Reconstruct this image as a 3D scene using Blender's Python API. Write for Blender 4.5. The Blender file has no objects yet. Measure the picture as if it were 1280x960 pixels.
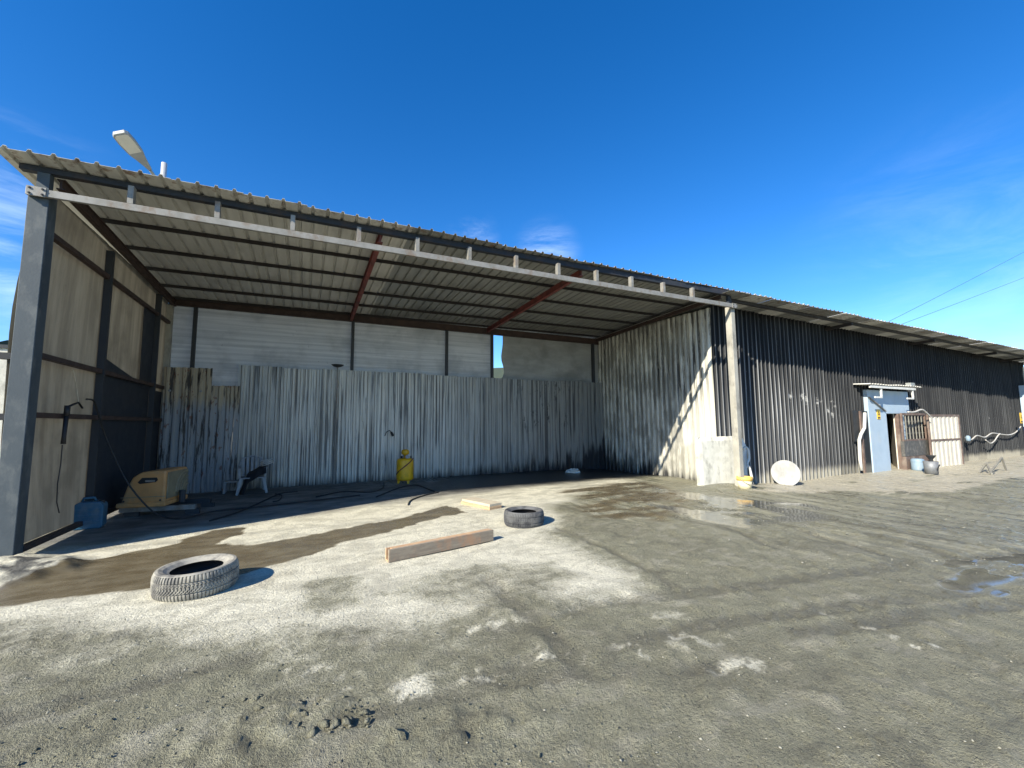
import bpy, math, random
import numpy as np
from mathutils import Vector, Matrix
R = math.radians
random.seed(7)
S = bpy.context.scene
COL = S.collection

# ------------------------------------------------------------------ camera, sky, sun, exposure
F, YAW, PITCH, ROLL, EYE = 525.5, 25.94, 5.40, .43, 1.6
_y, _p, _r = R(YAW), R(PITCH), R(ROLL)
FW = Vector((math.sin(_y)*math.cos(_p), math.cos(_y)*math.cos(_p), math.sin(_p)))
_rt = Vector((math.cos(_y), -math.sin(_y), 0)); _up = _rt.cross(FW)
RT = _rt*math.cos(_r) - _up*math.sin(_r)
UP = _rt*math.sin(_r) + _up*math.cos(_r)
EYEP = Vector((0, 0, EYE))
cd = bpy.data.cameras.new('camera'); cam = bpy.data.objects.new('camera', cd); COL.objects.link(cam)
cd.sensor_width = 36; cd.lens = 36*F/1280; cd.clip_start = .05; cd.clip_end = 3000
cam.matrix_world = Matrix(((RT.x, UP.x, -FW.x, 0), (RT.y, UP.y, -FW.y, 0), (RT.z, UP.z, -FW.z, EYE), (0, 0, 0, 1)))
S.camera = cam

SUN_AZ, SUN_EL = 66.0, 32.5          # light travels towards +Y turned AZ to +X
sdir = Vector((math.sin(R(SUN_AZ))*math.cos(R(SUN_EL)), math.cos(R(SUN_AZ))*math.cos(R(SUN_EL)), -math.sin(R(SUN_EL))))
sl = bpy.data.lights.new('sun', 'SUN'); sl.energy = 5.0; sl.angle = R(.5); sl.color = (1, .93, .79)
so = bpy.data.objects.new('sun', sl); COL.objects.link(so)
so.rotation_euler = sdir.to_track_quat('-Z', 'Y').to_euler()

W = bpy.data.worlds.new('World'); S.world = W; W.use_nodes = True
wn, wl = W.node_tree.nodes, W.node_tree.links
bg = wn['Background']; bg.inputs['Strength'].default_value = .125
sky = wn.new('ShaderNodeTexSky'); sky.sky_type = 'NISHITA'; sky.sun_disc = False
sky.sun_elevation = R(SUN_EL); sky.sun_rotation = math.atan2(-sdir.x, -sdir.y)
sky.altitude = 1500; sky.air_density = 1.0; sky.dust_density = 0.0; sky.ozone_density = 2.5
hs = wn.new('ShaderNodeHueSaturation'); hs.inputs['Saturation'].default_value = 1.36; hs.inputs['Hue'].default_value = .507
wl.new(sky.outputs[0], hs.inputs['Color'])
tc = wn.new('ShaderNodeTexCoord')
mp = wn.new('ShaderNodeMapping'); mp.inputs['Scale'].default_value = (1.6, 1.6, 5.0); mp.inputs['Rotation'].default_value = (0, 0, .5)
mp.inputs['Location'].default_value = (.3, 1.7, .4); wl.new(tc.outputs['Generated'], mp.inputs['Vector'])
cn = wn.new('ShaderNodeTexNoise'); cn.inputs['Scale'].default_value = 2.3; cn.inputs['Detail'].default_value = 9; cn.inputs['Roughness'].default_value = .62; cn.inputs['Distortion'].default_value = .5
wl.new(mp.outputs[0], cn.inputs['Vector'])
cr = wn.new('ShaderNodeMapRange'); cr.inputs[1].default_value = .42; cr.inputs[2].default_value = .74; cr.inputs[4].default_value = .6; cr.interpolation_type = 'SMOOTHSTEP'
wl.new(cn.outputs['Fac'], cr.inputs[0])
acc = None                                # wisps stand in a few patches of the sky
for (az, el, rad, amt) in ((20.5, 24.6, .07, .25), (31.0, 22.6, .09, .4), (-25.5, 17, .20, .5), (75, 14, .3, .10)):
    d = (math.sin(R(az))*math.cos(R(el)), math.cos(R(az))*math.cos(R(el)), math.sin(R(el)))
    vd = wn.new('ShaderNodeVectorMath'); vd.operation = 'DISTANCE'; wl.new(tc.outputs['Generated'], vd.inputs[0]); vd.inputs[1].default_value = d
    mr_ = wn.new('ShaderNodeMapRange'); mr_.interpolation_type = 'SMOOTHSTEP'; mr_.inputs[1].default_value = rad; mr_.inputs[2].default_value = 0; mr_.inputs[4].default_value = amt
    wl.new(vd.outputs['Value'], mr_.inputs[0])
    if acc is None: acc = mr_.outputs[0]
    else:
        ad = wn.new('ShaderNodeMath'); ad.operation = 'ADD'; wl.new(acc, ad.inputs[0]); wl.new(mr_.outputs[0], ad.inputs[1]); acc = ad.outputs[0]
mu = wn.new('ShaderNodeMath'); mu.operation = 'MULTIPLY'; mu.use_clamp = True; wl.new(cr.outputs[0], mu.inputs[0]); wl.new(acc, mu.inputs[1])
mx = wn.new('ShaderNodeMix'); mx.data_type = 'RGBA'; wl.new(mu.outputs[0], mx.inputs[0]); wl.new(hs.outputs[0], mx.inputs[6]); mx.inputs[7].default_value = (11, 12, 12.6, 1)
wl.new(mx.outputs[2], bg.inputs['Color'])

S.view_settings.view_transform = 'Standard'; S.view_settings.look = 'None'
S.view_settings.exposure = .98; S.view_settings.gamma = 1

# ------------------------------------------------------------------ photo pixel -> place helpers
def ray(x, y): return FW + RT*((x-640)/F) - UP*((y-480)/F)
def hit(x, y, axis, val):
    d = ray(x, y); return EYEP + d*((val-EYEP[axis])/d[axis])
def PX(x, y, v): return hit(x, y, 0, v)
def PY(x, y, v): return hit(x, y, 1, v)
def PZ(x, y, v=0.): return hit(x, y, 2, v)

def sstep(a, b, x):
    t = np.clip((x-a)/(b-a), 0, 1); return t*t*(3-2*t)
def _hash(i, j, k):
    h = (i*374761393 + j*668265263 + k*1442695041) & 0xffffffff
    h = ((h ^ (h >> 13))*1274126177) & 0xffffffff
    return ((h ^ (h >> 16)) & 0xffff)/65535.
def vnoise(x, y, seed=0):
    xi, yi = np.floor(x).astype(np.int64), np.floor(y).astype(np.int64)
    fx, fy = x-xi, y-yi; fx = fx*fx*(3-2*fx); fy = fy*fy*(3-2*fy)
    a, b, c, d = _hash(xi, yi, seed), _hash(xi+1, yi, seed), _hash(xi, yi+1, seed), _hash(xi+1, yi+1, seed)
    return (a*(1-fx)+b*fx)*(1-fy) + (c*(1-fx)+d*fx)*fy
def fbm(x, y, seed=0, octv=4, g=.5):
    s = np.zeros_like(x, dtype=float); a = 1.; n = 0.
    for o in range(octv):
        s += a*vnoise(x*2**o+17.3*o, y*2**o-9.1*o, seed+o); n += a; a *= g
    return s/n
def ground_base(x, y):
    x = np.asarray(x, float); y = np.asarray(y, float)
    z = -.24*sstep(7, 14, x)
    z = z + .10*np.exp(-((x-10.0)**2/1.6+(y-7.75)**2/.25))            # mud heaped by the corner post
    z = z + .07*np.exp(-((x-9.6)**2/.5+(y-9.2)**2/1.6))
    z = z + .05*sstep(14, 17, x)*sstep(6.6, 7.8, y)*sstep(40, 34, x)   # sandy bank along the long wall
    return z
def gz(x, y): return float(ground_base(x, y))

# ------------------------------------------------------------------ node material helpers
class NT:
    def __init__(s, name):
        s.m = bpy.data.materials.new(name); s.m.use_nodes = True
        s.t = s.m.node_tree; s.n = s.t.nodes; s.l = s.t.links
        s.b = s.n['Principled BSDF']; s._pos = None
    def put(s, inp, v):
        if hasattr(v, 'is_linked') or isinstance(v, bpy.types.NodeSocket): s.l.new(v, inp)
        elif isinstance(v, (tuple, list)) and len(v) == 3 and inp.type == 'RGBA': inp.default_value = (*v, 1)
        else: inp.default_value = v
    def pos(s):
        if not s._pos: s._pos = s.n.new('ShaderNodeNewGeometry').outputs['Position']
        return s._pos
    def obj(s): return s.n.new('ShaderNodeTexCoord').outputs['Object']
    def rnd(s): return s.n.new('ShaderNodeObjectInfo').outputs['Random']
    def attr(s, a):
        n = s.n.new('ShaderNodeAttribute'); n.attribute_name = a; return n.outputs['Fac']
    def scale(s, v, k, rot=0., off=(0, 0, 0)):
        n = s.n.new('ShaderNodeMapping'); n.inputs['Scale'].default_value = k; n.inputs['Rotation'].default_value = (0, 0, rot); n.inputs['Location'].default_value = off
        s.l.new(v, n.inputs['Vector']); return n.outputs[0]
    def noise(s, k=(1, 1, 1), sc=1., det=4, rough=.55, vec=None, dist=0., rot=0., off=(0, 0, 0)):
        n = s.n.new('ShaderNodeTexNoise'); n.inputs['Scale'].default_value = sc; n.inputs['Detail'].default_value = det
        n.inputs['Roughness'].default_value = rough; n.inputs['Distortion'].default_value = dist
        s.l.new(s.scale(vec or s.pos(), k, rot, off), n.inputs['Vector']); return n.outputs['Fac']
    def vor(s, sc, k=(1, 1, 1), feat='F1'):
        n = s.n.new('ShaderNodeTexVoronoi'); n.feature = feat; n.inputs['Scale'].default_value = sc
        s.l.new(s.scale(s.pos(), k), n.inputs['Vector']); return n.outputs['Distance']
    def xyz(s, v=None):
        n = s.n.new('ShaderNodeSeparateXYZ'); s.l.new(v or s.pos(), n.inputs[0]); return n.outputs
    def mr(s, v, a, b, c=0., d=1.):
        n = s.n.new('ShaderNodeMapRange'); n.interpolation_type = 'SMOOTHSTEP'
        s.put(n.inputs[0], v)
        for i, q in enumerate((a, b, c, d)): s.put(n.inputs[i+1], q)
        return n.outputs[0]
    def op(s, o, a, b=0., c=0.):
        n = s.n.new('ShaderNodeMath'); n.operation = o; s.put(n.inputs[0], a); s.put(n.inputs[1], b)
        if o == 'MULTIPLY_ADD': s.put(n.inputs[2], c)
        return n.outputs[0]
    def mul(s, *a):
        r = a[0]
        for q in a[1:]: r = s.op('MULTIPLY', r, q)
        return r
    def add(s, a, b): return s.op('ADD', a, b)
    def mix(s, f, a, b):
        n = s.n.new('ShaderNodeMix'); n.data_type = 'RGBA'; s.put(n.inputs[0], f); s.put(n.inputs[6], a); s.put(n.inputs[7], b); return n.outputs[2]
    def fmix(s, f, a, b):
        n = s.n.new('ShaderNodeMix'); n.data_type = 'FLOAT'; s.put(n.inputs[0], f); s.put(n.inputs[2], a); s.put(n.inputs[3], b); return n.outputs[0]
    def bump(s, h, strength=.4, dist=.02):
        n = s.n.new('ShaderNodeBump'); s.put(n.inputs['Strength'], strength); n.inputs['Distance'].default_value = dist
        s.l.new(h, n.inputs['Height']); s.l.new(n.outputs[0], s.b.inputs['Normal'])
    def set(s, col=None, rough=None, metal=None, spec=None):
        if col is not None: s.put(s.b.inputs['Base Color'], col)
        if rough is not None: s.put(s.b.inputs['Roughness'], rough)
        if metal is not None: s.put(s.b.inputs['Metallic'], metal)
        if spec is not None: s.put(s.b.inputs['Specular IOR Level'], spec)
        return s.m

def basic(name, c1, c2=None, sc=6., rough=.6, metal=0., k=(1, 1, 1), dirt=None, dirt_amt=.5, bump=.15, dirt_sc=3.):
    t = NT(name); c2 = c2 or tuple(q*.75 for q in c1)
    f = t.mr(t.noise(k, sc, 5, .6), .3, .7)
    c = t.mix(f, c1, c2)
    if dirt: c = t.mix(t.mul(t.mr(t.noise((1, 1, .6), dirt_sc, 6, .65), .48, .68), dirt_amt), c, dirt)
    t.bump(t.noise((1, 1, 1), sc*9, 3), bump, .01)
    return t.set(c, t.mr(f, 0, 1, rough, min(1, rough+.12)), metal)

MAT = {}
YF = 8.08                                # plane of the long facade
# back fence, zinc sheets
def mk_fence():
    t = NT('zinc_fence'); o = t.xyz()
    st = t.noise((9, 9, .22), 1., 5, .65); c = t.mix(t.mr(st, .3, .7), (.40, .385, .345), (.74, .71, .63))
    bl = t.noise((.5, .5, .5), 1., 4); c = t.mix(t.mul(t.mr(bl, .4, .7), .45), c, (.34, .335, .31))
    c = t.mix(t.mul(t.rnd(), .5), c, (.22, .225, .22))
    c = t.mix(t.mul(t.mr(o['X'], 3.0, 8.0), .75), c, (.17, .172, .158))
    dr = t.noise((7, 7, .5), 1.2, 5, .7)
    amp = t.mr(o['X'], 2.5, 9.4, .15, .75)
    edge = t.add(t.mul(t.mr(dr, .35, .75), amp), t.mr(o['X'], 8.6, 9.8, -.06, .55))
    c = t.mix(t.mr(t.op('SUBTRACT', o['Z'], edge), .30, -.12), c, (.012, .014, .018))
    sp = t.noise((5, 5, 1.3), 1.6, 6, .7)
    reg = t.mul(t.mr(o['X'], 6.0, 6.8), t.mr(o['X'], 8.9, 8.0), t.mr(o['Z'], 1.2, 1.6))
    c = t.mix(t.mul(t.mr(sp, .56, .63), reg, .9), c, (.03, .03, .028))
    oy = t.xyz(t.obj())['Y']                       # dark streaks in the troughs beside each rib
    c = t.mix(t.mul(t.mr(oy, -.012, -.002), t.mr(t.noise((26, 26, .25), 1., 4, .6), .47, .57), .85), c, (.035, .036, .038))
    c = t.mix(t.mul(t.mr(t.noise((24, 24, .7), 1., 5, .7), .55, .66), .7), c, (.07, .07, .07))
    c = t.mix(t.mul(t.mr(t.noise((18, 18, .3), 1., 4, .6, off=(4, 2, 0)), .58, .68), t.mr(o['X'], 6, 3), .45), c, (.80, .77, .68))
    t.bump(t.noise((3, 3, 1), 3, 3), .25, .02)
    c = t.mix(t.mul(t.mr(t.rnd(), .55, 1.), .35), c, (.15, .15, .14))
    return t.set(c, t.mr(st, .3, .7, .38, .60), .25)
MAT['fence'] = mk_fence()
def mk_rustfence():
    t = NT('tan_zinc_fence'); o = t.xyz()
    st = t.noise((9, 9, .3), 1., 5, .65)
    zz = t.add(o['Z'], t.mul(t.noise((4, 4, .2), 1., 4), 1.1))
    up = t.mr(zz, 2.45, 2.9)
    c = t.mix(up, t.mix(st, (.19, .20, .205), (.36, .37, .37)), t.mix(t.mr(st, .3, .7), (.42, .35, .24), (.30, .25, .175)))
    c = t.mix(t.mul(t.mr(t.noise((10, 10, .8), 1., 6, .7), .52, .60), .93), c, (.02, .018, .016))
    c = t.mix(t.mul(t.mr(t.noise((6, 6, 3), 1.5, 4), .62, .68), .8), c, (.16, .06, .03))
    return t.set(c, .6, .15)
MAT['rustfence'] = mk_rustfence()
def mk_creamwall():
    t = NT('soiled_cream_sheet'); o = t.xyz()
    st = t.noise((6, 6, .25), 1., 5, .65); c = t.mix(t.mr(st, .3, .7), (.62, .60, .51), (.50, .485, .42))
    sc_ = t.noise((13, 13, .75), 1., 6, .72)
    amt = t.mul(t.mr(o['Z'], 1.3, 2.8, 0.0, .95), t.mr(t.add(o['Y'], t.mul(o['Z'], .35)), 8.7, 9.8, .12, 1.))
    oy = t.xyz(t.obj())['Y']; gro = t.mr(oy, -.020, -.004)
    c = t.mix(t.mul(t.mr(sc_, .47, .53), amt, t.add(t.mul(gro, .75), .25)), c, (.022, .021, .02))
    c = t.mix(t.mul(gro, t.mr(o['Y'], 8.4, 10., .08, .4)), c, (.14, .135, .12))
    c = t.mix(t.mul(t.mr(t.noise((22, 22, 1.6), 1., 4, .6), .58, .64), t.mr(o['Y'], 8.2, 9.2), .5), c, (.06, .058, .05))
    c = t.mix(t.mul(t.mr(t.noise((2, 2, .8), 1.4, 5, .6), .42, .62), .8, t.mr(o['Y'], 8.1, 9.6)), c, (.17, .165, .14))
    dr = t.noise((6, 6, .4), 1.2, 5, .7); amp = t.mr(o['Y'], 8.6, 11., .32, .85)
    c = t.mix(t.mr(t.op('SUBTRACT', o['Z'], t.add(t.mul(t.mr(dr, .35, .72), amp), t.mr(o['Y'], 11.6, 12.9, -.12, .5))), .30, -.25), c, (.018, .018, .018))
    return t.set(c, .62, .05)
MAT['creamwall'] = mk_creamwall()
def mk_facade():
    t = NT('sooty_black_sheet'); o = t.xyz()
    st = t.noise((7, 7, .18), 1., 5, .7)
    c = t.mix(t.mr(st, .42, .78), (.007, .0075, .009), (.034, .037, .040))
    left = t.mr(o['X'], 18.5, 12.5)
    dz = t.add(o['Z'], t.mul(t.noise((3, 3, .3), 1., 4), -1.0))
    dust = t.mr(dz, 3.2, -.6)  # lower wall dust, also standing in for the sunlit part below the eave shadow
    c = t.mix(t.mul(dust, t.add(t.mul(left, .10), .03), t.mr(st, .25, .6, .35, 1)), c, (.30, .305, .30))  # dust, with the sunlit part below the eave shadow painted in
    c = t.mix(t.mul(left, t.mr(o['Z'], 3.6, 1.4), .07), c, (.30, .31, .32))  # sunlit lower left painted paler
    c = t.mix(t.mr(t.add(o['Z'], t.mul(t.noise((5, 5, .6), 1.5, 5, .7), -.40)), .0, -.26, 0, .6), c, (.34, .32, .26))
    c = t.mix(t.mul(t.mr(t.noise((6, 6, 2.2), 2., 6, .75), .66, .72), .55), c, (.42, .42, .41))
    for px_, py_ in ((988, 496), (1003, 497), (1007, 500), (1022, 501), (1035, 513), (1040, 520), (1041, 504)):   # dabs of white paint
        q_ = PY(px_, py_, YF); vd = t.n.new('ShaderNodeVectorMath'); vd.operation = 'DISTANCE'; t.l.new(t.pos(), vd.inputs[0]); vd.inputs[1].default_value = q_
        c = t.mix(t.mul(t.mr(t.add(vd.outputs['Value'], t.mul(t.add(t.noise((1, 1, 1), 9., 4, .7), -.5), .7)), .12, .0), .45), c, (.5, .5, .48))
    c = t.mix(t.mul(t.mr(t.rnd(), .5, 1.), .5), c, (.004, .005, .007))
    oy = t.xyz(t.obj())['Y']
    wear_lit = t.mul(t.mr(oy, -.030, -.052), t.mr(st, .25, .55, .35, 1.), t.mr(o['Z'], 4.9, 1.5, .25, 1.), t.add(.12, t.mul(left, .8)), t.mr(t.noise((4.1, 4.1, .05), 1., 3, .6), .35, .6, .35, 1.))
    c = t.mix(wear_lit, c, (.42, .425, .42))  # worn crests, with the sun's bright stripes on the ribs painted in
    return t.set(c, t.mr(st, .3, .7, .45, .65), 0, .18)
MAT['facade'] = mk_facade()
def mk_roof(name, a, b, metal, rough):
    t = NT(name); st = t.noise((6, .5, 1), 1., 4, .6)
    c = t.mix(t.mr(st, .3, .7), a, b)
    c = t.mix(t.mul(t.mr(t.noise((1, .5, 1), 1.6, 5, .6), .5, .75), .55), c, tuple(q*.45 for q in a))
    o = t.xyz(); c = t.mix(t.mul(t.mr(t.noise((3, 3, 3), 2., 5, .7), .52, .66), t.mr(o['Y'], 7.65, 7.2), .8), c, (.16, .085, .045))
    return t.set(c, rough, metal)
MAT['roof_tan'] = mk_roof('weathered_olive_sheet', (.56, .555, .51), (.46, .455, .42), .0, .6)
MAT['roof_grey'] = mk_roof('weathered_grey_sheet', (.24, .245, .225), (.33, .33, .305), .2, .42)
def mk_tarp(name, c1, c2, trans, k=(5, 5, .5), seam=None):
    t = NT(name); st = t.noise(k, 1., 5, .65); bl = t.noise((.9, .9, .9), 1.2, 5, .6)
    c = t.mix(t.mr(st, .3, .7), c1, c2); c = t.mix(t.mul(t.mr(bl, .45, .7), .5), c, tuple(q*.55 for q in c1))
    sp = t.mr(t.noise((8, 8, 6), 2., 4, .7), .66, .73); c = t.mix(t.mul(sp, .5), c, (.08, .07, .055))
    t.set(c, .75, 0, .2); t.bump(t.add(t.noise((2, 2, 1), 2., 4), t.mul(st, .3)), .5, .04)
    tr = t.n.new('ShaderNodeBsdfTranslucent'); t.l.new(c, tr.inputs[0])
    ms = t.n.new('ShaderNodeMixShader'); ms.inputs[0].default_value = trans
    t.l.new(t.b.outputs[0], ms.inputs[1]); t.l.new(tr.outputs[0], ms.inputs[2])
    t.l.new(ms.outputs[0], t.n['Material Output'].inputs[0]); return t.m
MAT['tarp_tan'] = mk_tarp('tan_tarpaulin', (.22, .195, .15), (.35, .315, .245), .06)
MAT['tarp_grey'] = mk_tarp('grey_tarpaulin', (.44, .43, .395), (.64, .62, .57), .22, (.30, .30, 15))
MAT['tarp_dark'] = mk_tarp('dim_tarpaulin', (.27, .265, .235), (.36, .35, .31), .12, (1, 1, 3))
MAT['shadow_sheet'] = basic('shadow_black_panel', (.014, .018, .026), (.022, .026, .034), 4, .55)  # near-black colour standing in for the outside shadow on the tarpaulin
MAT['beam_blue'] = basic('dark_blue_steel', (.012, .018, .028), (.02, .026, .036), 5, .7, 0, dirt=(.10, .06, .04), dirt_amt=.3)
MAT['post_blue'] = basic('blue_grey_steel', (.040, .054, .064), (.062, .078, .088), 4, .65, 0, (1, 1, .4), dirt=(.13, .14, .135), dirt_amt=.5, dirt_sc=5)
MAT['bar_grey'] = basic('galvanised_bar', (.27, .26, .235), (.20, .195, .175), 7, .55, .1, dirt=(.17, .12, .08), dirt_amt=.75, dirt_sc=5)
MAT['rafter_red'] = basic('red_oxide_steel', (.20, .045, .032), (.12, .035, .03), 5, .6, 0, dirt=(.05, .025, .02), dirt_amt=.6)
MAT['brown_steel'] = basic('brown_steel', (.060, .034, .026), (.04, .026, .022), 5, .65)
MAT['purlin'] = basic('dark_purlin_steel', (.012, .010, .010), (.02, .014, .013), 5, .6)
MAT['back_post'] = basic('charcoal_steel', (.022, .026, .032), (.035, .038, .04), 5, .6)
MAT['corner_post'] = basic('dusty_grey_post', (.40, .38, .32), (.28, .27, .23), 4, .75, 0, (1, 1, .4), dirt=(.12, .11, .10), dirt_amt=.6)
MAT['whitewash'] = basic('whitewashed_concrete', (.74, .71, .60), (.60, .575, .48), 5, .85, dirt=(.34, .32, .26), dirt_amt=.7, dirt_sc=5, bump=.4)
MAT['disc_grey'] = basic('dusty_white_board', (.42, .415, .39), (.36, .355, .33), 3, .8, dirt=(.24, .235, .21), dirt_amt=.6)
MAT['concrete'] = basic('pale_concrete', (.62, .60, .51), (.52, .50, .43), 5, .85, dirt=(.25, .24, .20), dirt_amt=.55, bump=.5)
MAT['wood'] = basic('fresh_timber', (.52, .36, .21), (.42, .26, .15), 6, .75, 0, (2, 2, 10), dirt=(.24, .22, .19), dirt_amt=.6)
MAT['wood_grey'] = basic('cement_stained_timber', (.27, .225, .165), (.20, .16, .12), 6, .85, 0, (1, 1, 5), dirt=(.36, .20, .11), dirt_amt=.75, dirt_sc=4)
MAT['wood_pale'] = basic('pale_timber', (.50, .44, .33), (.42, .36, .26), 6, .75, 0, dirt=(.35, .31, .24), dirt_amt=.6)
MAT['yellow'] = basic('yellow_enamel', (.80, .44, .008), (.68, .36, .006), 4, .4, 0, dirt=(.22, .14, .02), dirt_amt=.5)
MAT['washer'] = basic('faded_orange_plastic', (.60, .30, .105), (.50, .245, .085), 4, .5, 0, dirt=(.25, .20, .12), dirt_amt=.6)
MAT['washer_side'] = basic('dusty_olive_plastic', (.27, .23, .14), (.22, .19, .12), 5, .6, 0, dirt=(.10, .09, .07), dirt_amt=.5)
MAT['jerry'] = basic('blue_plastic', (.02, .095, .165), (.03, .12, .19), 4, .45, 0, dirt=(.14, .17, .18), dirt_amt=.6)
MAT['white_plastic'] = basic('dull_white_plastic', (.30, .30, .30), (.22, .22, .22), 5, .5, 0, dirt=(.3, .3, .28), dirt_amt=.5)
MAT['white_paint'] = basic('chalky_white_paint', (.66, .65, .60), (.56, .55, .50), 4, .6, 0, dirt=(.45, .42, .35), dirt_amt=.35)
MAT['cream_sheet'] = basic('cream_painted_sheet', (.60, .55, .45), (.52, .47, .38), 3, .6, 0, (1, 1, .4), dirt=(.40, .33, .25), dirt_amt=.4)
MAT['pale_blue'] = basic('pale_blue_paint', (.38, .47, .55), (.34, .43, .51), 3, .6, 0, dirt=(.40, .44, .46), dirt_amt=.4)
MAT['black'] = basic('black_rubber', (.014, .014, .015), (.02, .02, .02), 8, .55)
MAT['cloth'] = basic('black_cloth', (.010, .010, .012), (.018, .018, .02), 12, .95)
MAT['dark_panel'] = basic('dark_mottled_panel', (.055, .055, .052), (.11, .105, .095), 9, .7, 0, dirt=(.24, .22, .19), dirt_amt=.6, dirt_sc=6)
MAT['brown_frame'] = basic('rusty_brown_frame', (.17, .115, .09), (.11, .075, .06), 6, .7, dirt=(.30, .26, .21), dirt_amt=.5)
MAT['bucket'] = basic('cream_plastic', (.72, .66, .45), (.66, .58, .36), 4, .5, 0, dirt=(.5, .42, .25), dirt_amt=.5)
MAT['bucket_rim'] = basic('ochre_plastic', (.70, .44, .12), (.62, .36, .08), 6, .5)
MAT['grey_bucket'] = basic('grey_metal', (.17, .18, .19), (.23, .235, .24), 6, .5, .3, dirt=(.16, .14, .12), dirt_amt=.5)
MAT['blue_drum'] = basic('pale_blue_plastic', (.18, .27, .35), (.24, .32, .39), 5, .5, 0, dirt=(.42, .42, .40), dirt_amt=.5)
MAT['lamp_grey'] = basic('lamp_housing_grey', (.30, .31, .29), (.26, .27, .26), 6, .5, .1)
MAT['lamp_glass'] = basic('frosted_lamp_glass', (.62, .60, .50), (.54, .52, .43), 4, .25)
MAT['pole_metal'] = basic('bright_pole_metal', (.66, .66, .64), (.56, .56, .55), 6, .35, .4)
MAT['sign_yellow'] = basic('sign_yellow', (.80, .50, .03), (.74, .45, .03), 3, .5)
MAT['sign_black'] = basic('sign_black', (.02, .02, .02), None, 3, .5)
MAT['hose_grey'] = basic('grey_hose', (.55, .52, .46), (.4, .38, .34), 8, .6)
MAT['clod'] = basic('mud_clod', (.24, .228, .175), (.17, .16, .125), 14, .9, bump=.5)
MAT['pebble'] = basic('pale_stone', (.33, .315, .25), (.26, .25, .2), 14, .85, bump=.5)
MAT['hill'] = basic('distant_woodland', (.030, .048, .040), (.05, .065, .05), .2, .9)
MAT['wire'] = basic('dark_cable', (.03, .035, .045), None, 1, .6)
MAT['deep_blue'] = basic('strong_blue_plastic', (.015, .05, .36), (.02, .06, .3), 3, .5)
MAT['trestle'] = basic('dirty_trestle_steel', (.24, .23, .19), (.16, .15, .13), 8, .6)

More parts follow.
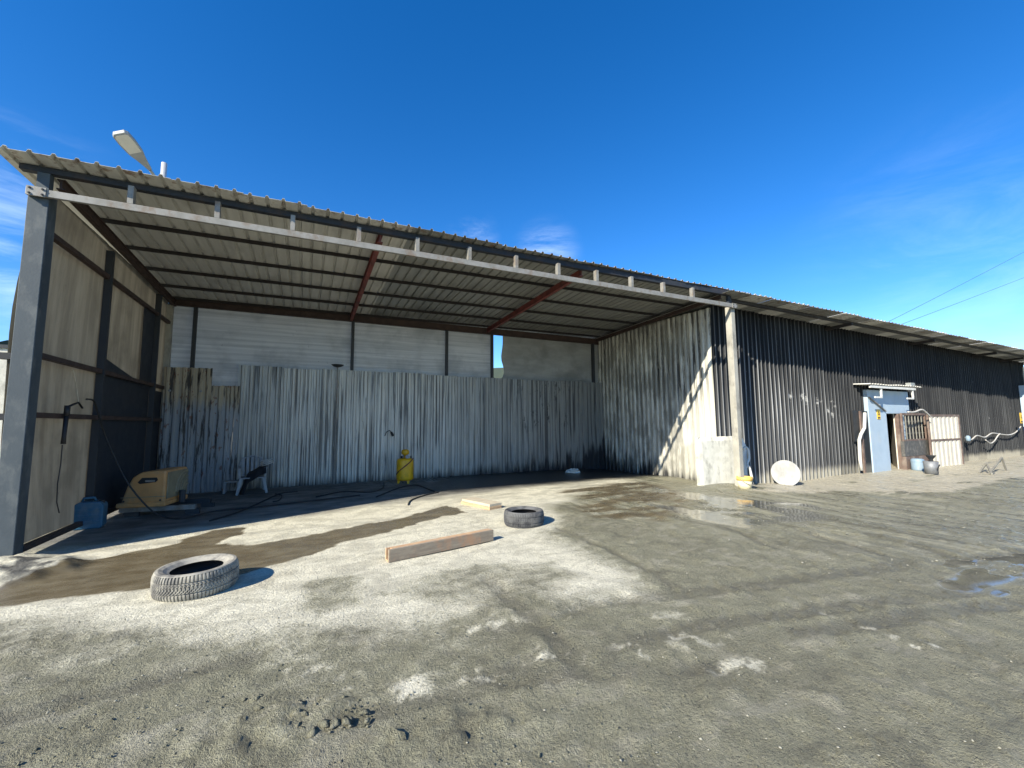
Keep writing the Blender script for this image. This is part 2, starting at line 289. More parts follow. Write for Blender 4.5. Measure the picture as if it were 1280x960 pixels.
# ------------------------------------------------------------------ mesh helpers
class MB:
    def __init__(s): s.v = []; s.f = []
    def quadgrid(s, pts, closed_u=False, closed_v=False):
        n, m = len(pts), len(pts[0]); b = len(s.v)
        for row in pts: s.v.extend(tuple(p) for p in row)
        for i in range(n if closed_u else n-1):
            for j in range(m if closed_v else m-1):
                i2, j2 = (i+1) % n, (j+1) % m
                s.f.append((b+i*m+j, b+i*m+j2, b+i2*m+j2, b+i2*m+j))
        return s
    def hexa(s, c):
        b = len(s.v); s.v.extend(tuple(p) for p in c)
        for q in ((0, 3, 2, 1), (4, 5, 6, 7), (0, 1, 5, 4), (1, 2, 6, 5), (2, 3, 7, 6), (3, 0, 4, 7)): s.f.append(tuple(b+i for i in q))
        return s
    def box(s, a, b):
        x0, y0, z0 = (min(a[i], b[i]) for i in range(3)); x1, y1, z1 = (max(a[i], b[i]) for i in range(3))
        return s.hexa([(x0, y0, z0), (x1, y0, z0), (x1, y1, z0), (x0, y1, z0), (x0, y0, z1), (x1, y0, z1), (x1, y1, z1), (x0, y1, z1)])
    def bar(s, p, q, w, h, up=(0, 0, 1), w2=None, h2=None):
        p, q = Vector(p), Vector(q); d = (q-p).normalized(); u = Vector(up)
        if abs(d.dot(u)) > .95: u = Vector((0, 1, 0))
        a = d.cross(u).normalized(); u = a.cross(d).normalized()
        w2 = w if w2 is None else w2; h2 = h if h2 is None else h2
        c = [p-a*w/2-u*h/2, p+a*w/2-u*h/2, p+a*w/2+u*h/2, p-a*w/2+u*h/2]
        e = [q-a*w2/2-u*h2/2, q+a*w2/2-u*h2/2, q+a*w2/2+u*h2/2, q-a*w2/2+u*h2/2]
        return s.hexa(c+e)
    def tube(s, path, r, n=6, caps=True):
        P = [Vector(p) for p in path]; rings = []
        rr = r if isinstance(r, (list, tuple)) else [r]*len(P)
        prev = None
        for i, p in enumerate(P):
            d = (P[min(i+1, len(P)-1)]-P[max(i-1, 0)]).normalized()
            u = prev if prev is not None else (Vector((0, 0, 1)) if abs(d.z) < .9 else Vector((1, 0, 0)))
            a = d.cross(u)
            if a.length < 1e-4: a = d.cross(Vector((1, .3, 0)))
            a.normalize(); u = a.cross(d).normalized(); prev = u
            rings.append([p + (a*math.cos(2*math.pi*k/n)+u*math.sin(2*math.pi*k/n))*rr[i] for k in range(n)])
        b = len(s.v); s.quadgrid(rings, closed_v=True)
        if caps:
            s.f.append(tuple(b+k for k in range(n-1, -1, -1))); e = b+(len(P)-1)*n; s.f.append(tuple(e+k for k in range(n)))
        return s
    def lathe(s, prof, c=(0, 0, 0), n=24, cap=True):
        c = Vector(c); b = len(s.v)
        rows = [[c+Vector((r*math.cos(2*math.pi*k/n), r*math.sin(2*math.pi*k/n), z)) for k in range(n)] for r, z in prof]
        s.quadgrid(rows, closed_v=True)
        if cap:
            s.f.append(tuple(b+k for k in range(n-1, -1, -1))); e = b+(len(prof)-1)*n; s.f.append(tuple(e+k for k in range(n)))
        return s
    def prism(s, poly, depth, frm):
        """poly in (u,v); frm(u,v,w) -> point"""
        n = len(poly); b = len(s.v)
        for w in (0, depth): s.v.extend(tuple(frm(u, v, w)) for u, v in poly)
        s.f.append(tuple(b+i for i in range(n-1, -1, -1))); s.f.append(tuple(b+n+i for i in range(n)))
        for i in range(n): s.f.append((b+i, b+(i+1) % n, b+n+(i+1) % n, b+n+i))
        return s
    def mesh(s, name, mat, smooth=False):
        me = bpy.data.meshes.new(name); me.from_pydata([tuple(v) for v in s.v], [], s.f); me.materials.append(mat)
        import bmesh
        bm = bmesh.new(); bm.from_mesh(me); bmesh.ops.recalc_face_normals(bm, faces=bm.faces); bm.to_mesh(me); bm.free()
        if smooth: me.polygons.foreach_set('use_smooth', [True]*len(me.polygons))
        return me
    def build(s, name, mat, parent=None, smooth=False, loc=None, rot=None, bevel=0, label=None):
        o = bpy.data.objects.new(name, s.mesh(name, MAT[mat] if isinstance(mat, str) else mat, smooth)); COL.objects.link(o)
        if parent: o.parent = parent
        if loc is not None: o.location = loc
        if rot is not None: o.rotation_euler = rot
        if bevel:
            m = o.modifiers.new('bevel', 'BEVEL'); m.width = bevel; m.segments = 2; m.limit_method = 'ANGLE'
        if label: o['label'] = label
        return o
def tag(o, label, cat, group=None):
    o['label'] = label; o['category'] = cat
    if group: o['group'] = group
    return o
def thing(name, label, cat, loc=(0, 0, 0), rz=0., group=None):
    o = bpy.data.objects.new(name, None); COL.objects.link(o); o.empty_display_size = .2
    o.location = loc; o.rotation_euler = (0, 0, rz); return tag(o, label, cat, group)
def inst(name, me, parent, loc, rot=(0, 0, 0), sc=(1, 1, 1), label=None):
    o = bpy.data.objects.new(name, me); COL.objects.link(o); o.parent = parent; o.location = loc; o.rotation_euler = rot; o.scale = sc
    if label: o['label'] = label
    return o

def corr_mesh(width, length, pitch, depth, mat, name, seed=0, seg=6, wob=.004, top_jag=0., rib=.42, slope=.16, thick=.004):
    """trapezoid sheet: u across 0..width (x), v along 0..length (z), ribs stand towards -y"""
    rnd = random.Random(seed); prof = []; n = int(round(width/pitch))
    for i in range(n):
        u = i*pitch
        prof += [(u+.0*pitch, 0), (u+pitch*(.5-rib/2-slope/2), 0), (u+pitch*(.5-rib/2+slope/2), depth), (u+pitch*(.5+rib/2-slope/2), depth), (u+pitch*(.5+rib/2+slope/2), 0)]
    prof.append((n*pitch, 0))
    ph = [rnd.uniform(0, 6.3) for _ in range(4)]
    tops = [rnd.uniform(-top_jag, top_jag) for _ in prof]
    def P(i, j, off):
        u, d = prof[i]; v = length*j/seg
        w = wob*(math.sin(v*1.7+ph[0]+u*2)+.6*math.sin(v*3.1+ph[1]-u*5))
        if j == seg: v += tops[i]
        return (u+.3*w, -d+w+off, v)
    m = MB(); N = len(prof)
    front = [[P(i, j, 0) for i in range(N)] for j in range(seg+1)]; back = [[P(i, j, thick) for i in range(N)] for j in range(seg+1)]
    m.quadgrid(front); b2 = len(m.v); m.quadgrid(back)
    for i in range(N-1):
        m.f.append((i, i+1, b2+i+1, b2+i)); e = seg*N; m.f.append((e+i, e+i+1, b2+e+i+1, b2+e+i))
    for j in range(seg):
        m.f.append((j*N, (j+1)*N, b2+(j+1)*N, b2+j*N)); e = N-1; m.f.append((j*N+e, (j+1)*N+e, b2+(j+1)*N+e, b2+j*N+e))
    return m.mesh(name, MAT[mat] if isinstance(mat, str) else mat)

# ================================================================== GROUND
def poly_px(pts): return np.array([[*PZ(x, y, 0)[:2]] for x, y in pts])
def sdf(px, py, poly):
    d = np.full(px.shape, 1e9); ins = np.zeros(px.shape, bool); n = len(poly)
    for i in range(n):
        a, b = poly[i], poly[(i+1) % n]; e = b-a; wx, wy = px-a[0], py-a[1]
        t = np.clip((wx*e[0]+wy*e[1])/max(e@e, 1e-9), 0, 1)
        d = np.minimum(d, (wx-e[0]*t)**2+(wy-e[1]*t)**2)
        c = ((a[1] <= py) != (b[1] <= py)); 
        xi = a[0]+(py-a[1])*(b[0]-a[0])/(b[1]-a[1] if abs(b[1]-a[1]) > 1e-9 else 1e-9)
        ins ^= c & (px < xi)
    d = np.sqrt(d); return np.where(ins, -d, d)
def geo(a, b, n, k=1.35):
    t = np.array([k**i for i in range(n)]); t = np.cumsum(t); return a+(b-a)*t/t[-1]
def make_ground():
    xs = np.concatenate([geo(-4.6, -900, 26)[::-1], np.arange(-4.6, 8, .036), np.arange(8, 16, .07), np.arange(16, 34, .16), geo(34, 900, 22)])
    ys = np.concatenate([geo(.7, -600, 22)[::-1], np.arange(.7, 8.2, .036), np.arange(8.2, 13.6, .06), geo(13.6, 1200, 30)])
    X, Y = np.meshgrid(xs, ys); x, y = X.ravel(), Y.ravel()
    wx = x+.35*(fbm(x*1.3, y*1.3, 3, 4)-.5)+.16*(fbm(x*5, y*5, 5, 3)-.5); wy = y+.35*(fbm(x*1.3, y*1.3, 8, 4)-.5)+.16*(fbm(x*5, y*5, 9, 3)-.5)
    def field(pts, f0, f1): return sstep(f1, f0, sdf(wx, wy, poly_px(pts)))
    # dry cement dust
    pale = field([(-300, 700), (130, 683), (300, 640), (470, 610), (600, 595), (760, 588), (800, 602), (730, 615), (690, 635), (705, 655), (690, 668), (730, 688), (785, 712), (812, 738), (700, 752), (645, 740), (600, 762), (520, 778), (430, 790), (300, 806), (150, 790), (0, 785), (-300, 790)], -.45, .45)
    pale *= 1-.5*field([(620, 705), (690, 700), (720, 720), (680, 735), (640, 760), (600, 755), (560, 745), (520, 742), (470, 745), (520, 725)], -.1, .15)
    pale *= 1-.6*field([(370, 735), (440, 718), (445, 755), (400, 770), (365, 765)], -.1, .12)
    soft = field([(-300, 780), (300, 800), (620, 770), (560, 830), (380, 860), (120, 870), (-300, 880)], -.8, .9)
    pale = np.maximum(pale, .62*soft*sstep(.30, .74, fbm(x*1.6, y*3.4, 21, 5)))
    spots = np.zeros_like(x)
    for pts in ([(555, 790), (640, 775), (645, 781), (560, 800)], [(825, 785), (900, 784), (908, 792), (850, 802)], [(765, 800), (840, 800), (835, 822), (780, 815)], [(650, 822), (722, 820), (725, 832), (660, 834)], [(898, 816), (935, 818), (940, 830), (900, 828)],
                [(480, 830), (520, 826), (530, 860), (500, 872)], [(820, 758), (850, 757), (845, 764), (822, 764)], [(570, 848), (640, 842), (640, 850), (575, 856)], [(340, 840), (450, 838), (430, 858), (350, 852)]):
        spots = np.maximum(spots, sstep(.14, -.1, sdf(wx, wy, poly_px(pts))))
    spots *= sstep(.40, .60, fbm(x*9, y*9, 31, 4, .7))
    line = np.zeros_like(x)
    for a, b in (((1030, 763), (1078, 783)), ((1078, 783), (1106, 797)), ((1114, 804), (1130, 810)), ((1142, 803), (1150, 808))):
        line = np.maximum(line, sstep(.07, .01, sdf(wx-.0, wy, poly_px([a, b]))))
    line *= sstep(.40, .55, fbm(x*14, y*14, 33, 3))
    tan = field([(930, 606), (960, 611), (1060, 603), (1190, 603), (1240, 590), (1300, 585), (1300, 560), (1090, 585), (960, 600)], -.2, .35)
    tan = np.maximum(tan*sstep(.25, .5, fbm(x*.9, y*2.5, 45, 4)+.12), sstep(6.8, 7.6, wy+.5*(fbm(x*.5, y*2, 47, 4)-.5))*sstep(11.3, 12.2, wx)*sstep(60, 40, x)*sstep(9.5, 8.5, y))
    st2 = sstep(.52, .66, fbm(x*.6, y*4.0, 41, 5))*sstep(9, 13, x)*sstep(4.3, 5.6, y)
    tan = np.maximum(tan, .75*st2*sstep(9, 8, y))
    brown = field([(-300, 752), (0, 738), (60, 716), (100, 706), (140, 697), (172, 688), (215, 680), (262, 664), (306, 658), (300, 668), (262, 681), (318, 681), (400, 667), (440, 660), (482, 650), (560, 633), (585, 640), (527, 652), (477, 668), (430, 676), (391, 692), (336, 708), (290, 722), (192, 737), (120, 743), (47, 751), (-300, 780)], -.015, .03)
    brown = np.maximum(brown, field([(690, 612), (800, 600), (850, 612), (870, 628), (830, 650), (760, 652), (715, 640), (735, 628)], -.25, .22)*sstep(.36, .58, fbm(x*1.2, y*4.5, 51, 4)))
    puddle = field([(820, 608), (900, 619), (1000, 624), (1060, 638), (1020, 656), (930, 660), (860, 650), (800, 625)], -.35, .2)*sstep(.34, .60, fbm(x*1.9, y*1.6, 61, 5))*.85
    puddle = np.maximum(puddle, field([(1215, 716), (1300, 700), (1500, 690), (1500, 745), (1290, 760), (1240, 742), (1195, 735)], -.05, .35)*sstep(.36, .66, fbm(x*1.0, y*4.2, 63, 4))*.8)
    wetin = sstep(0, 1.2, x-1.8-.35*(y-9))*sstep(9.3, 10.2, wy)*sstep(10.4, 9.9, x)*sstep(13.2, 12.9, y)    # soaked slab at the back of the bay
    inside = sstep(7.35, 7.6, y)*sstep(-3.4, -3.1, x)*sstep(10.2, 9.6, x)*sstep(13.4, 12.9, y)
    dmp = inside*sstep(.46, .60, fbm(x*.6, y*2.2, 71, 4))*sstep(8.2, 9.2, y)
    mudr = sstep(3.2, 6.0, x+.5*(y-6)+1.6*(fbm(x*.7, y*.7, 73, 3)-.5))                                   # churned slurry right of the bay
    puddle = np.maximum(puddle, field([(1175, 700), (1300, 690), (1400, 688), (1400, 704), (1290, 712), (1180, 712)], -.03, .1)*sstep(.4, .55, fbm(x*1.2, y*5, 67, 4))*.9)
    track = np.zeros_like(x)
    def ribbon(pts, w):
        P = poly_px(pts); d = np.full(x.shape, 1e9)
        for a_, b_ in zip(P[:-1], P[1:]):
            e = b_-a_; tt = np.clip(((wx*.35+x*.65-a_[0])*e[0]+(wy*.35+y*.65-a_[1])*e[1])/(e@e), 0, 1)
            d = np.minimum(d, np.hypot(wx*.35+x*.65-a_[0]-e[0]*tt, wy*.35+y*.65-a_[1]-e[1]*tt))
        return sstep(w, w*.6, d)
    for pts, w in (([(610, 722), (640, 752), (690, 795), (720, 830)], .11), ([(700, 660), (790, 700), (860, 740)], .07), ([(790, 622), (900, 655), (1010, 702), (1050, 745)], .08), ([(830, 614), (960, 650), (1090, 690), (1220, 742)], .07), ([(880, 618), (1040, 656), (1210, 700)], .09), ([(980, 640), (1120, 665), (1290, 690)], .08),
                   ([(560, 806), (760, 748), (1000, 722), (1290, 688)], .14), ([(600, 850), (880, 776), (1290, 732)], .13), ([(1000, 790), (1140, 770), (1290, 752)], .12), ([(-20, 905), (150, 860), (330, 815)], .10), ([(420, 900), (640, 850), (900, 830)], .10)):
        track = np.maximum(track, ribbon(pts, w)*sstep(.28, .5, fbm(x*1.3, y*1.3, int(pts[0][0]), 3)))
    # relief
    z = ground_base(x, y)
    far = sstep(40, 20, np.abs(x))*sstep(40, 20, np.abs(y))
    rough = (1-.85*np.clip(pale, 0, 1))*(1-.95*brown)*(1-puddle)*(1-.9*inside)
    n1 = fbm(x*1.1, y*1.1, 81, 3)-.5; n2 = fbm(x*7, y*7, 83, 4, .6)-.5; n3 = np.maximum(fbm(x*13, y*13, 87, 3, .6)-.56, 0)
    z += far*(.035*n1*(1-inside) + rough*(.026*n2+.085*n3))
    a = R(80); u = x*math.cos(a)+y*math.sin(a); v = -x*math.sin(a)+y*math.cos(a)                      # wheel tracks swept out of the bay
    tr = fbm(u*.22, v*3.2, 91, 4)-.5; z += far*.075*tr*mudr*(1-puddle)*(1-inside)*sstep(8.0, 6.8, y)
    z -= far*track*(.016+.034*(fbm(x*15, y*15, 111, 2)-.5))
    clod = np.zeros_like(x)
    for pts in ([(310, 905), (370, 890), (445, 876), (460, 886), (400, 905), (340, 922)], [(0, 830), (70, 795), (190, 785), (90, 812)], [(230, 940), (340, 900), (330, 925), (240, 960)], [(440, 930), (560, 905), (640, 900), (660, 940), (520, 960)]):
        clod = np.maximum(clod, sstep(.14, -.05, sdf(wx, wy, poly_px(pts))))
    z += clod*np.maximum(fbm(x*11, y*11, 95, 3, .6)-.46, 0)*.13
    z = z*(1) ; pk = sstep(.05, .55, puddle); z = z*(1-pk)+pk*np.where(y > 5.4, np.minimum(z, -.02-.22*sstep(7, 14, x)), ground_base(x, y)+.004*(fbm(x*3, y*9, 121, 2)-.5))
    heap = sstep(.35, -.05, sdf(wx, wy, poly_px([(-60, 712), (20, 703), (55, 706), (62, 716), (10, 728), (-60, 735)])))
    z += heap*(.05+.10*fbm(x*6, y*6, 97, 4))
    dark = heap*sstep(.45, .6, fbm(x*5, y*5, 98, 3))
    me = bpy.data.meshes.new('ground'); nx, ny = len(xs), len(ys)
    me.vertices.add(nx*ny); me.vertices.foreach_set('co', np.stack([x, y, z], 1).ravel().astype(np.float32))
    i = np.arange(nx*ny).reshape(ny, nx); q = np.stack([i[:-1, :-1], i[:-1, 1:], i[1:, 1:], i[1:, :-1]], -1).reshape(-1, 4)
    me.loops.add(q.size); me.loops.foreach_set('vertex_index', q.ravel().astype(np.int32))
    me.polygons.add(len(q)); me.polygons.foreach_set('loop_start', np.arange(0, q.size, 4, dtype=np.int32)); me.polygons.foreach_set('use_smooth', np.ones(len(q), bool))
    me.update(calc_edges=True)
    for nm, f in (('pale', np.maximum(pale, np.maximum(spots, line))), ('tan', tan), ('brown', brown), ('puddle', puddle), ('wetin', np.maximum(wetin, 0.3*dmp)), ('inside', inside), ('slurry', mudr), ('dark', dark), ('track', track), ('lip', inside*sstep(.9, .1, y-7.4-.22*(x+3.1)+.5*(fbm(x*2,y*2,101,4)-.5)))):
        at = me.attributes.new(nm, 'FLOAT', 'POINT'); at.data.foreach_set('value', np.clip(f, 0, 1).astype(np.float32))
    t = NT('yard_ground')
    n_big = t.noise((1, 1, 1), .8, 5, .6); n_mid = t.noise((1, 1, 1), 6., 6, .65); n_fine = t.noise((1, 1, 1), 45., 5, .7); n_grit = t.noise((1, 1, 1), 160., 2, .5)
    mud = t.mix(t.mr(n_mid, .3, .7), (.205, .197, .128), (.280, .270, .182))
    mud = t.mix(t.mul(t.mr(n_big, .4, .7), .5), mud, (.150, .140, .090))
    mud = t.mix(t.mul(t.mr(n_fine, .55, .75), .5), mud, (.38, .355, .25))
    mud = t.mix(t.mul(t.mr(n_fine, .46, .3), .45), mud, (.07, .066, .05))
    n_pit = t.noise((1, 1, 1), 75., 4, .65); mud = t.mix(t.mul(t.mr(n_pit, .44, .34), .75), mud, (.04, .038, .03)); mud = t.mix(t.mul(t.mr(n_pit, .60, .70), .8), mud, (.42, .40, .31))
    n_pat = t.noise((1, 1.6, 1), 2.1, 7, .68, dist=.6); mud = t.mix(t.mul(t.mr(n_pat, .50, .66), .55), mud, (.34, .32, .245)); mud = t.mix(t.mul(t.mr(n_pat, .46, .32), .55), mud, (.10, .095, .068))
    tr_ = t.noise((4.2, .20, 1), 1.15, 6, .66, dist=.15); sl_ = t.attr('slurry')
    mud = t.mix(t.mul(sl_, t.mr(tr_, .48, .38), .75), mud, (.110, .104, .074)); mud = t.mix(t.mul(sl_, t.mr(tr_, .50, .62), .8), mud, (.37, .35, .255))
    mud = t.mix(t.mul(t.attr('track'), t.mr(n_mid, .3, .62, .12, .75)), mud, (.115, .109, .078))
    pa = t.attr('pale'); brk = t.mr(t.add(t.add(pa, t.mul(t.add(n_mid, -.5), 1.25)), t.mul(t.add(n_fine, -.5), 1.1)), .10, 1.08)
    palec = t.mix(t.mr(n_mid, .3, .7), (.74, .70, .545), (.54, .51, .395)); palec = t.mix(t.mul(t.mr(n_fine, .52, .32), .55), palec, (.24, .225, .17))
    palec = t.mix(t.mul(t.mr(n_pat, .56, .40), .5), palec, (.30, .28, .21))
    c = t.mix(brk, mud, palec)
    tn = t.attr('tan'); c = t.mix(t.mr(t.add(tn, t.mul(t.add(n_mid, -.5), .8)), .3, .75), c, t.mix(n_mid, (.50, .46, .35), (.36, .33, .25)))
    ins = t.attr('inside'); floor_c = t.mix(t.mr(t.noise((1, 2, 1), 1.5, 6, .65), .35, .65), (.12, .115, .10), (.26, .25, .215))
    c = t.mix(t.mul(ins, t.fmix(t.attr('lip'), 1., .0)), c, floor_c)
    br = t.attr('brown'); brn = t.mix(t.mr(t.noise((1, 2.2, 1), 2.5, 5, .6), .3, .7), (.095, .072, .038), (.150, .125, .078))
    c = t.mix(t.mul(br, .97), c, brn)
    wi = t.attr('wetin'); c = t.mix(wi, c, (.018, .018, .018))
    pu = t.attr('puddle'); c = t.mix(t.mul(pu, .8), c, (.085, .085, .078))
    c = t.mix(t.mul(t.attr('dark'), .9), c, (.03, .03, .03))
    rg = t.fmix(t.mul(sl_, t.mr(tr_, .60, .44)), t.mr(n_mid, .3, .7, .66, .92), .22)
    rg = t.fmix(brk, rg, .9); rg = t.fmix(t.attr('track'), rg, .5); rg = t.fmix(br, rg, t.mr(t.noise((1, 2, 1), 4., 5, .7), .4, .6, .12, .40)); rg = t.fmix(wi, rg, .28); rg = t.fmix(t.mr(pu, .18, .45), rg, .045)
    h = t.add(t.mul(n_mid, .9), t.add(t.mul(n_fine, .75), t.mul(n_grit, .30)))
    flat = t.op('SUBTRACT', 1., t.op('MAXIMUM', t.mul(t.mr(pu, .15, .42), .985), t.mul(br, .88)))
    t.bump(h, t.mul(flat, t.fmix(brk, 1., .6)), .05)
    m = t.set(c, rg, 0, .5); me.materials.append(m); MAT['mud'] = m
    o = bpy.data.objects.new('ground', me); COL.objects.link(o); o['kind'] = 'structure'
    return x, y, z, rough*(1-inside), clod
make_ground()

# ================================================================== OPEN SHED (bay)
XL, YH, YB = -3.12, 7.35, 12.9
XW0, XW1 = 10.2, 9.95                    # side wall front / back
shed = thing('open_shed', 'open fronted steel shed bay with ribbed sheet roof, tan tarpaulin side and galvanised header bar', 'shed', (3.3, YH, 0))
def part(mb, name, mat, parent=None, **k):
    p = parent if parent is not None else shed
    base = Vector(p.location) if p.parent is None else Vector(p.parent.location)
    o = mb.build(name, mat, p, **k)
    if p.parent is None: o.location = -base
    return o
part(MB().box((XL-.17, YH-.10, -.05), (XL+.03, YH+.10, 4.62)), 'post', 'post_blue', label='blue grey left front post', bevel=.008)
part(MB().box((XL-.12, YH-.06, 4.622), (XL+.0, YH+.04, 4.888)), 'post_cap', 'post_blue')
part(MB().box((10.0, YH-.03, 4.662), (10.12, YH+.04, 4.96)), 'post_cap', 'beam_blue')
part(MB().box((9.995, YH-.09, -.25), (10.14, YH+.09, 4.66)), 'post', 'corner_post', label='dusty grey right front post', bevel=.008)
# header: dark upper beam, light lower bar, short stubs
def skew(x0, x1, y0, y1, za, zb, zc, zd):   # beam with its ends at different heights: za..zb at x0, zc..zd at x1
    return MB().hexa([(x0, y0, za), (x1, y0, zc), (x1, y1, zc), (x0, y1, za), (x0, y0, zb), (x1, y0, zd), (x1, y1, zd), (x0, y1, zb)])
part(skew(XL-.30, 10.05, YH-.05, YH+.05, 4.895, 4.97, 4.965, 5.10), 'header_beam', 'beam_blue', bevel=.006)
part(skew(XL-.17, 10.1, YH-.155, YH-.105, 4.53, 4.625, 4.605, 4.715), 'header_bar', 'bar_grey', bevel=.005)
for i in range(12):
    x = -2.28+i*.985; t_ = (x-XL)/13.2
    part(MB().box((x-.032, YH-.15, 4.63+.09*t_), (x+.032, YH-.052, 4.885+.075*t_)), 'header_stub', 'bar_grey')
for x in (XL-.07, 10.06):
    zc = 4.58 if x < 0 else 4.66
    g_ = part(MB().box((x-.09, YH-.166, zc-.06), (x+.09, YH-.1555, zc+.06)), 'joint_plate', 'bar_grey')
    for dx in (-.06, .06):
        for dz in (-.035, .035): MB().lathe([(.014, 0), (.014, .012), (.006, .014)], n=6).build('bolt', 'back_post', g_, loc=Vector((x+dx, YH-.166, zc+dz)), rot=(R(90), 0, 0))
def roof_z(y, x=3.): return 4.99+.0098*(x+3.5)-.035*(y-7.00)
# purlins and rafters
for y in (8.66, 9.70, 10.74, 11.80, 12.72):
    za, zc = roof_z(y, XL-.1), roof_z(y, 9.98)
    part(skew(XL-.1, 9.98, y-.014, y+.014, za-.075, za-.010, zc-.075, zc-.010), 'purlin', 'purlin')
for x, mt in ((XL+.06, 'brown_steel'), (1.05, 'rafter_red'), (5.33, 'rafter_red'), (9.82, 'brown_steel')):
    m = MB(); 
    def zz(y, d, x=x): return roof_z(y, x)-.089-d
    y0, y1 = YH+.06, YB-.06
    for (hw, d0, d1) in ((.042, 0, .014), (.012, .014, .126), (.042, .126, .14)):
        m.hexa([(x-hw, y0, zz(y0, d1)), (x+hw, y0, zz(y0, d1)), (x+hw, y1, zz(y1, d1)), (x-hw, y1, zz(y1, d1)), (x-hw, y0, zz(y0, d0)), (x+hw, y0, zz(y0, d0)), (x+hw, y1, zz(y1, d0)), (x-hw, y1, zz(y1, d0))])
    part(m, 'rafter', mt)
part(MB().box((XL-.05, YB-.14, 4.585), (9.93, YB-.05, 4.60)), 'back_flange', 'brown_steel')
part(MB().box((XL-.05, YB-.09, 4.602), (9.93, YB-.07, 4.80)), 'back_beam', 'brown_steel')
# roof sheets, 4 ribs each, lapped
PIT = .22
def roof_mesh(mat, n, length, nm): return [corr_mesh(4*PIT, length, PIT, .036, mat, nm, 40+i, 5, .006, .0, .20, .07) for i in range(n)]
tan_s, grey_s = roof_mesh('roof_tan', 2, 6.25, 'roof_sheet'), roof_mesh('roof_grey', 3, 6.25, 'roof_sheet')
base = Vector(shed.location)
# a sheet lies with u -> +X, v -> +Y, ribs up (local -y -> +Z)
for i in range(17):
    x = XL-.42+i*4*PIT*.966
    me = random.choice(tan_s if x+.4 < 1.55 else grey_s)
    jig = random.uniform(-.02, .02)
    o = inst('roof_sheet', me, shed, Vector((x, 7.00+.0237*(x+3.5)+jig, roof_z(7.00+.0237*(x+3.5), x)+.004*(i % 2)))-base, (R(-90)-.035+random.uniform(-.001, .001), -.0098, random.uniform(-.003, .003)))
# ribs must point up: rotate about X by -90 maps local -y to +z
# left side: posts, rails, tarpaulins
for y0, y1 in ((9.24, 9.31), (11.89, 11.95)):
    part(MB().box((XL-.06, y0, 0), (XL+.04, y1, 4.60)), 'side_post', 'back_post')
part(MB().box((XL-.07, YB-.14, 0), (XL+.05, YB-.03, 4.58)), 'side_post', 'corner_post')
for z, mt in ((.10, 'brown_steel'), (1.755, 'brown_steel'), (2.52, 'brown_steel'), (4.13, 'brown_steel')):
    for y0, y1 in ((YH+.11, 9.235), (9.315, 11.885), (11.955, YB-.145)):
        part(MB().box((XL-.045, y0, z-.035), (XL+.025, y1, z+.035)), 'side_rail', mt)
for z in (1.73, 2.48):
    part(MB().box((XL-.31, YH-.03, z-.04), (XL-.171, YH+.05, z+.04)), 'rail_end', 'black')
def tarp_left(y0, y1, z0, z1, bul, mat, name='tarpaulin', off=0., nj=14, ni=16, label=None):
    rows = []
    for j in range(nj+1):
        z = z0+(z1-z0)*j/nj; row = []
        for i in range(ni+1):
            y = y0+(y1-y0)*i/ni
            b = bul*math.sin(math.pi*min(1, max(0, z/4.7)))**.7*(1-(i/ni)**1.5) + (.010*math.sin(y*7+z*2.3)+.006*math.sin(y*17-z*3))*(1-i/ni)
            row.append((XL-.075-off-max(b, 0), y, z))
        rows.append(row)
    m = MB(); m.quadgrid(rows); return part(m, name, mat, smooth=True, label=label)
tarp_left(YH-.02, 9.285, .12, 4.75, .16, 'tarp_tan', label='bulging front tan tarpaulin')
tarp_left(9.28, 11.92, .10, 4.75, .05, 'tarp_tan')
tarp_left(11.93, YB, .10, 4.75, .03, 'tarp_tan')
part(MB().prism([(9.42, .12), (11.84, .12), (11.84, 2.45), (11.35, 2.50), (9.52, 2.78), (9.52, 2.52), (9.42, 2.52)], .012, lambda u, v, w: (XL-.06+w, u, v)), 'shadow_sheet', 'shadow_sheet')  # shadow cast on the tarpaulin from outside, put in as a black panel
part(MB().prism([(11.2, 2.44), (11.84, 2.40), (11.84, 4.10), (11.15, 4.10)], .012, lambda u, v, w: (XL-.045+w, u, v)), 'shadow_sheet', 'shadow_sheet')  # upright band of that shadow, also a black panel
part(MB().box((XL-.06, 12.0, .12), (XL-.048, 12.74, 2.42)), 'shadow_sheet', 'shadow_sheet')  # rear end of the same shadow as a black panel
# back: posts and tarpaulin panels
bp = [-2.62, 1.11, 3.93, 5.50]
for x in bp: part(MB().box((x-.04, YB-.12, 0), (x+.04, YB-.04, 4.584)), 'back_post', 'back_post')
part(MB().box((9.60, YB-.12, -.1), (9.70, YB-.04, 4.584)), 'back_post', 'back_post')
def tarp_back(x0, x1, z0, z1, mat, sag=.04, edge=None, label=None):
    rows = []; nj, ni = 12, 18
    for j in range(nj+1):
        z = z0+(z1-z0)*j/nj; row = []
        xa = x0 + (edge(j/nj) if edge else 0)
        for i in range(ni+1):
            x = xa+(x1-xa)*i/ni
            row.append((x, YB+sag*math.sin(math.pi*i/ni)*math.sin(math.pi*j/nj)+.012*math.sin(z*9+x)+.008*math.sin(x*6+z*4), z))
        rows.append(row)
    m = MB(); m.quadgrid(rows); return part(m, 'tarpaulin', mat, smooth=True, label=label)
xs_ = [XL-.05, -2.62, 1.11, 3.93, 5.50]
for a, b in zip(xs_[:-1], xs_[1:]): tarp_back(a+.002, b-.002, .2, 4.72, 'tarp_grey')
tarp_back(5.92, 9.95, 3.05, 4.72, 'tarp_dark', .05, lambda t: .10*math.sin(t*9)*(1-t)-.22*max(0, .35-t), label='dim tarpaulin with a torn open edge')
tarp_back(5.505, 9.95, .2, 3.08, 'tarp_dark', .03)

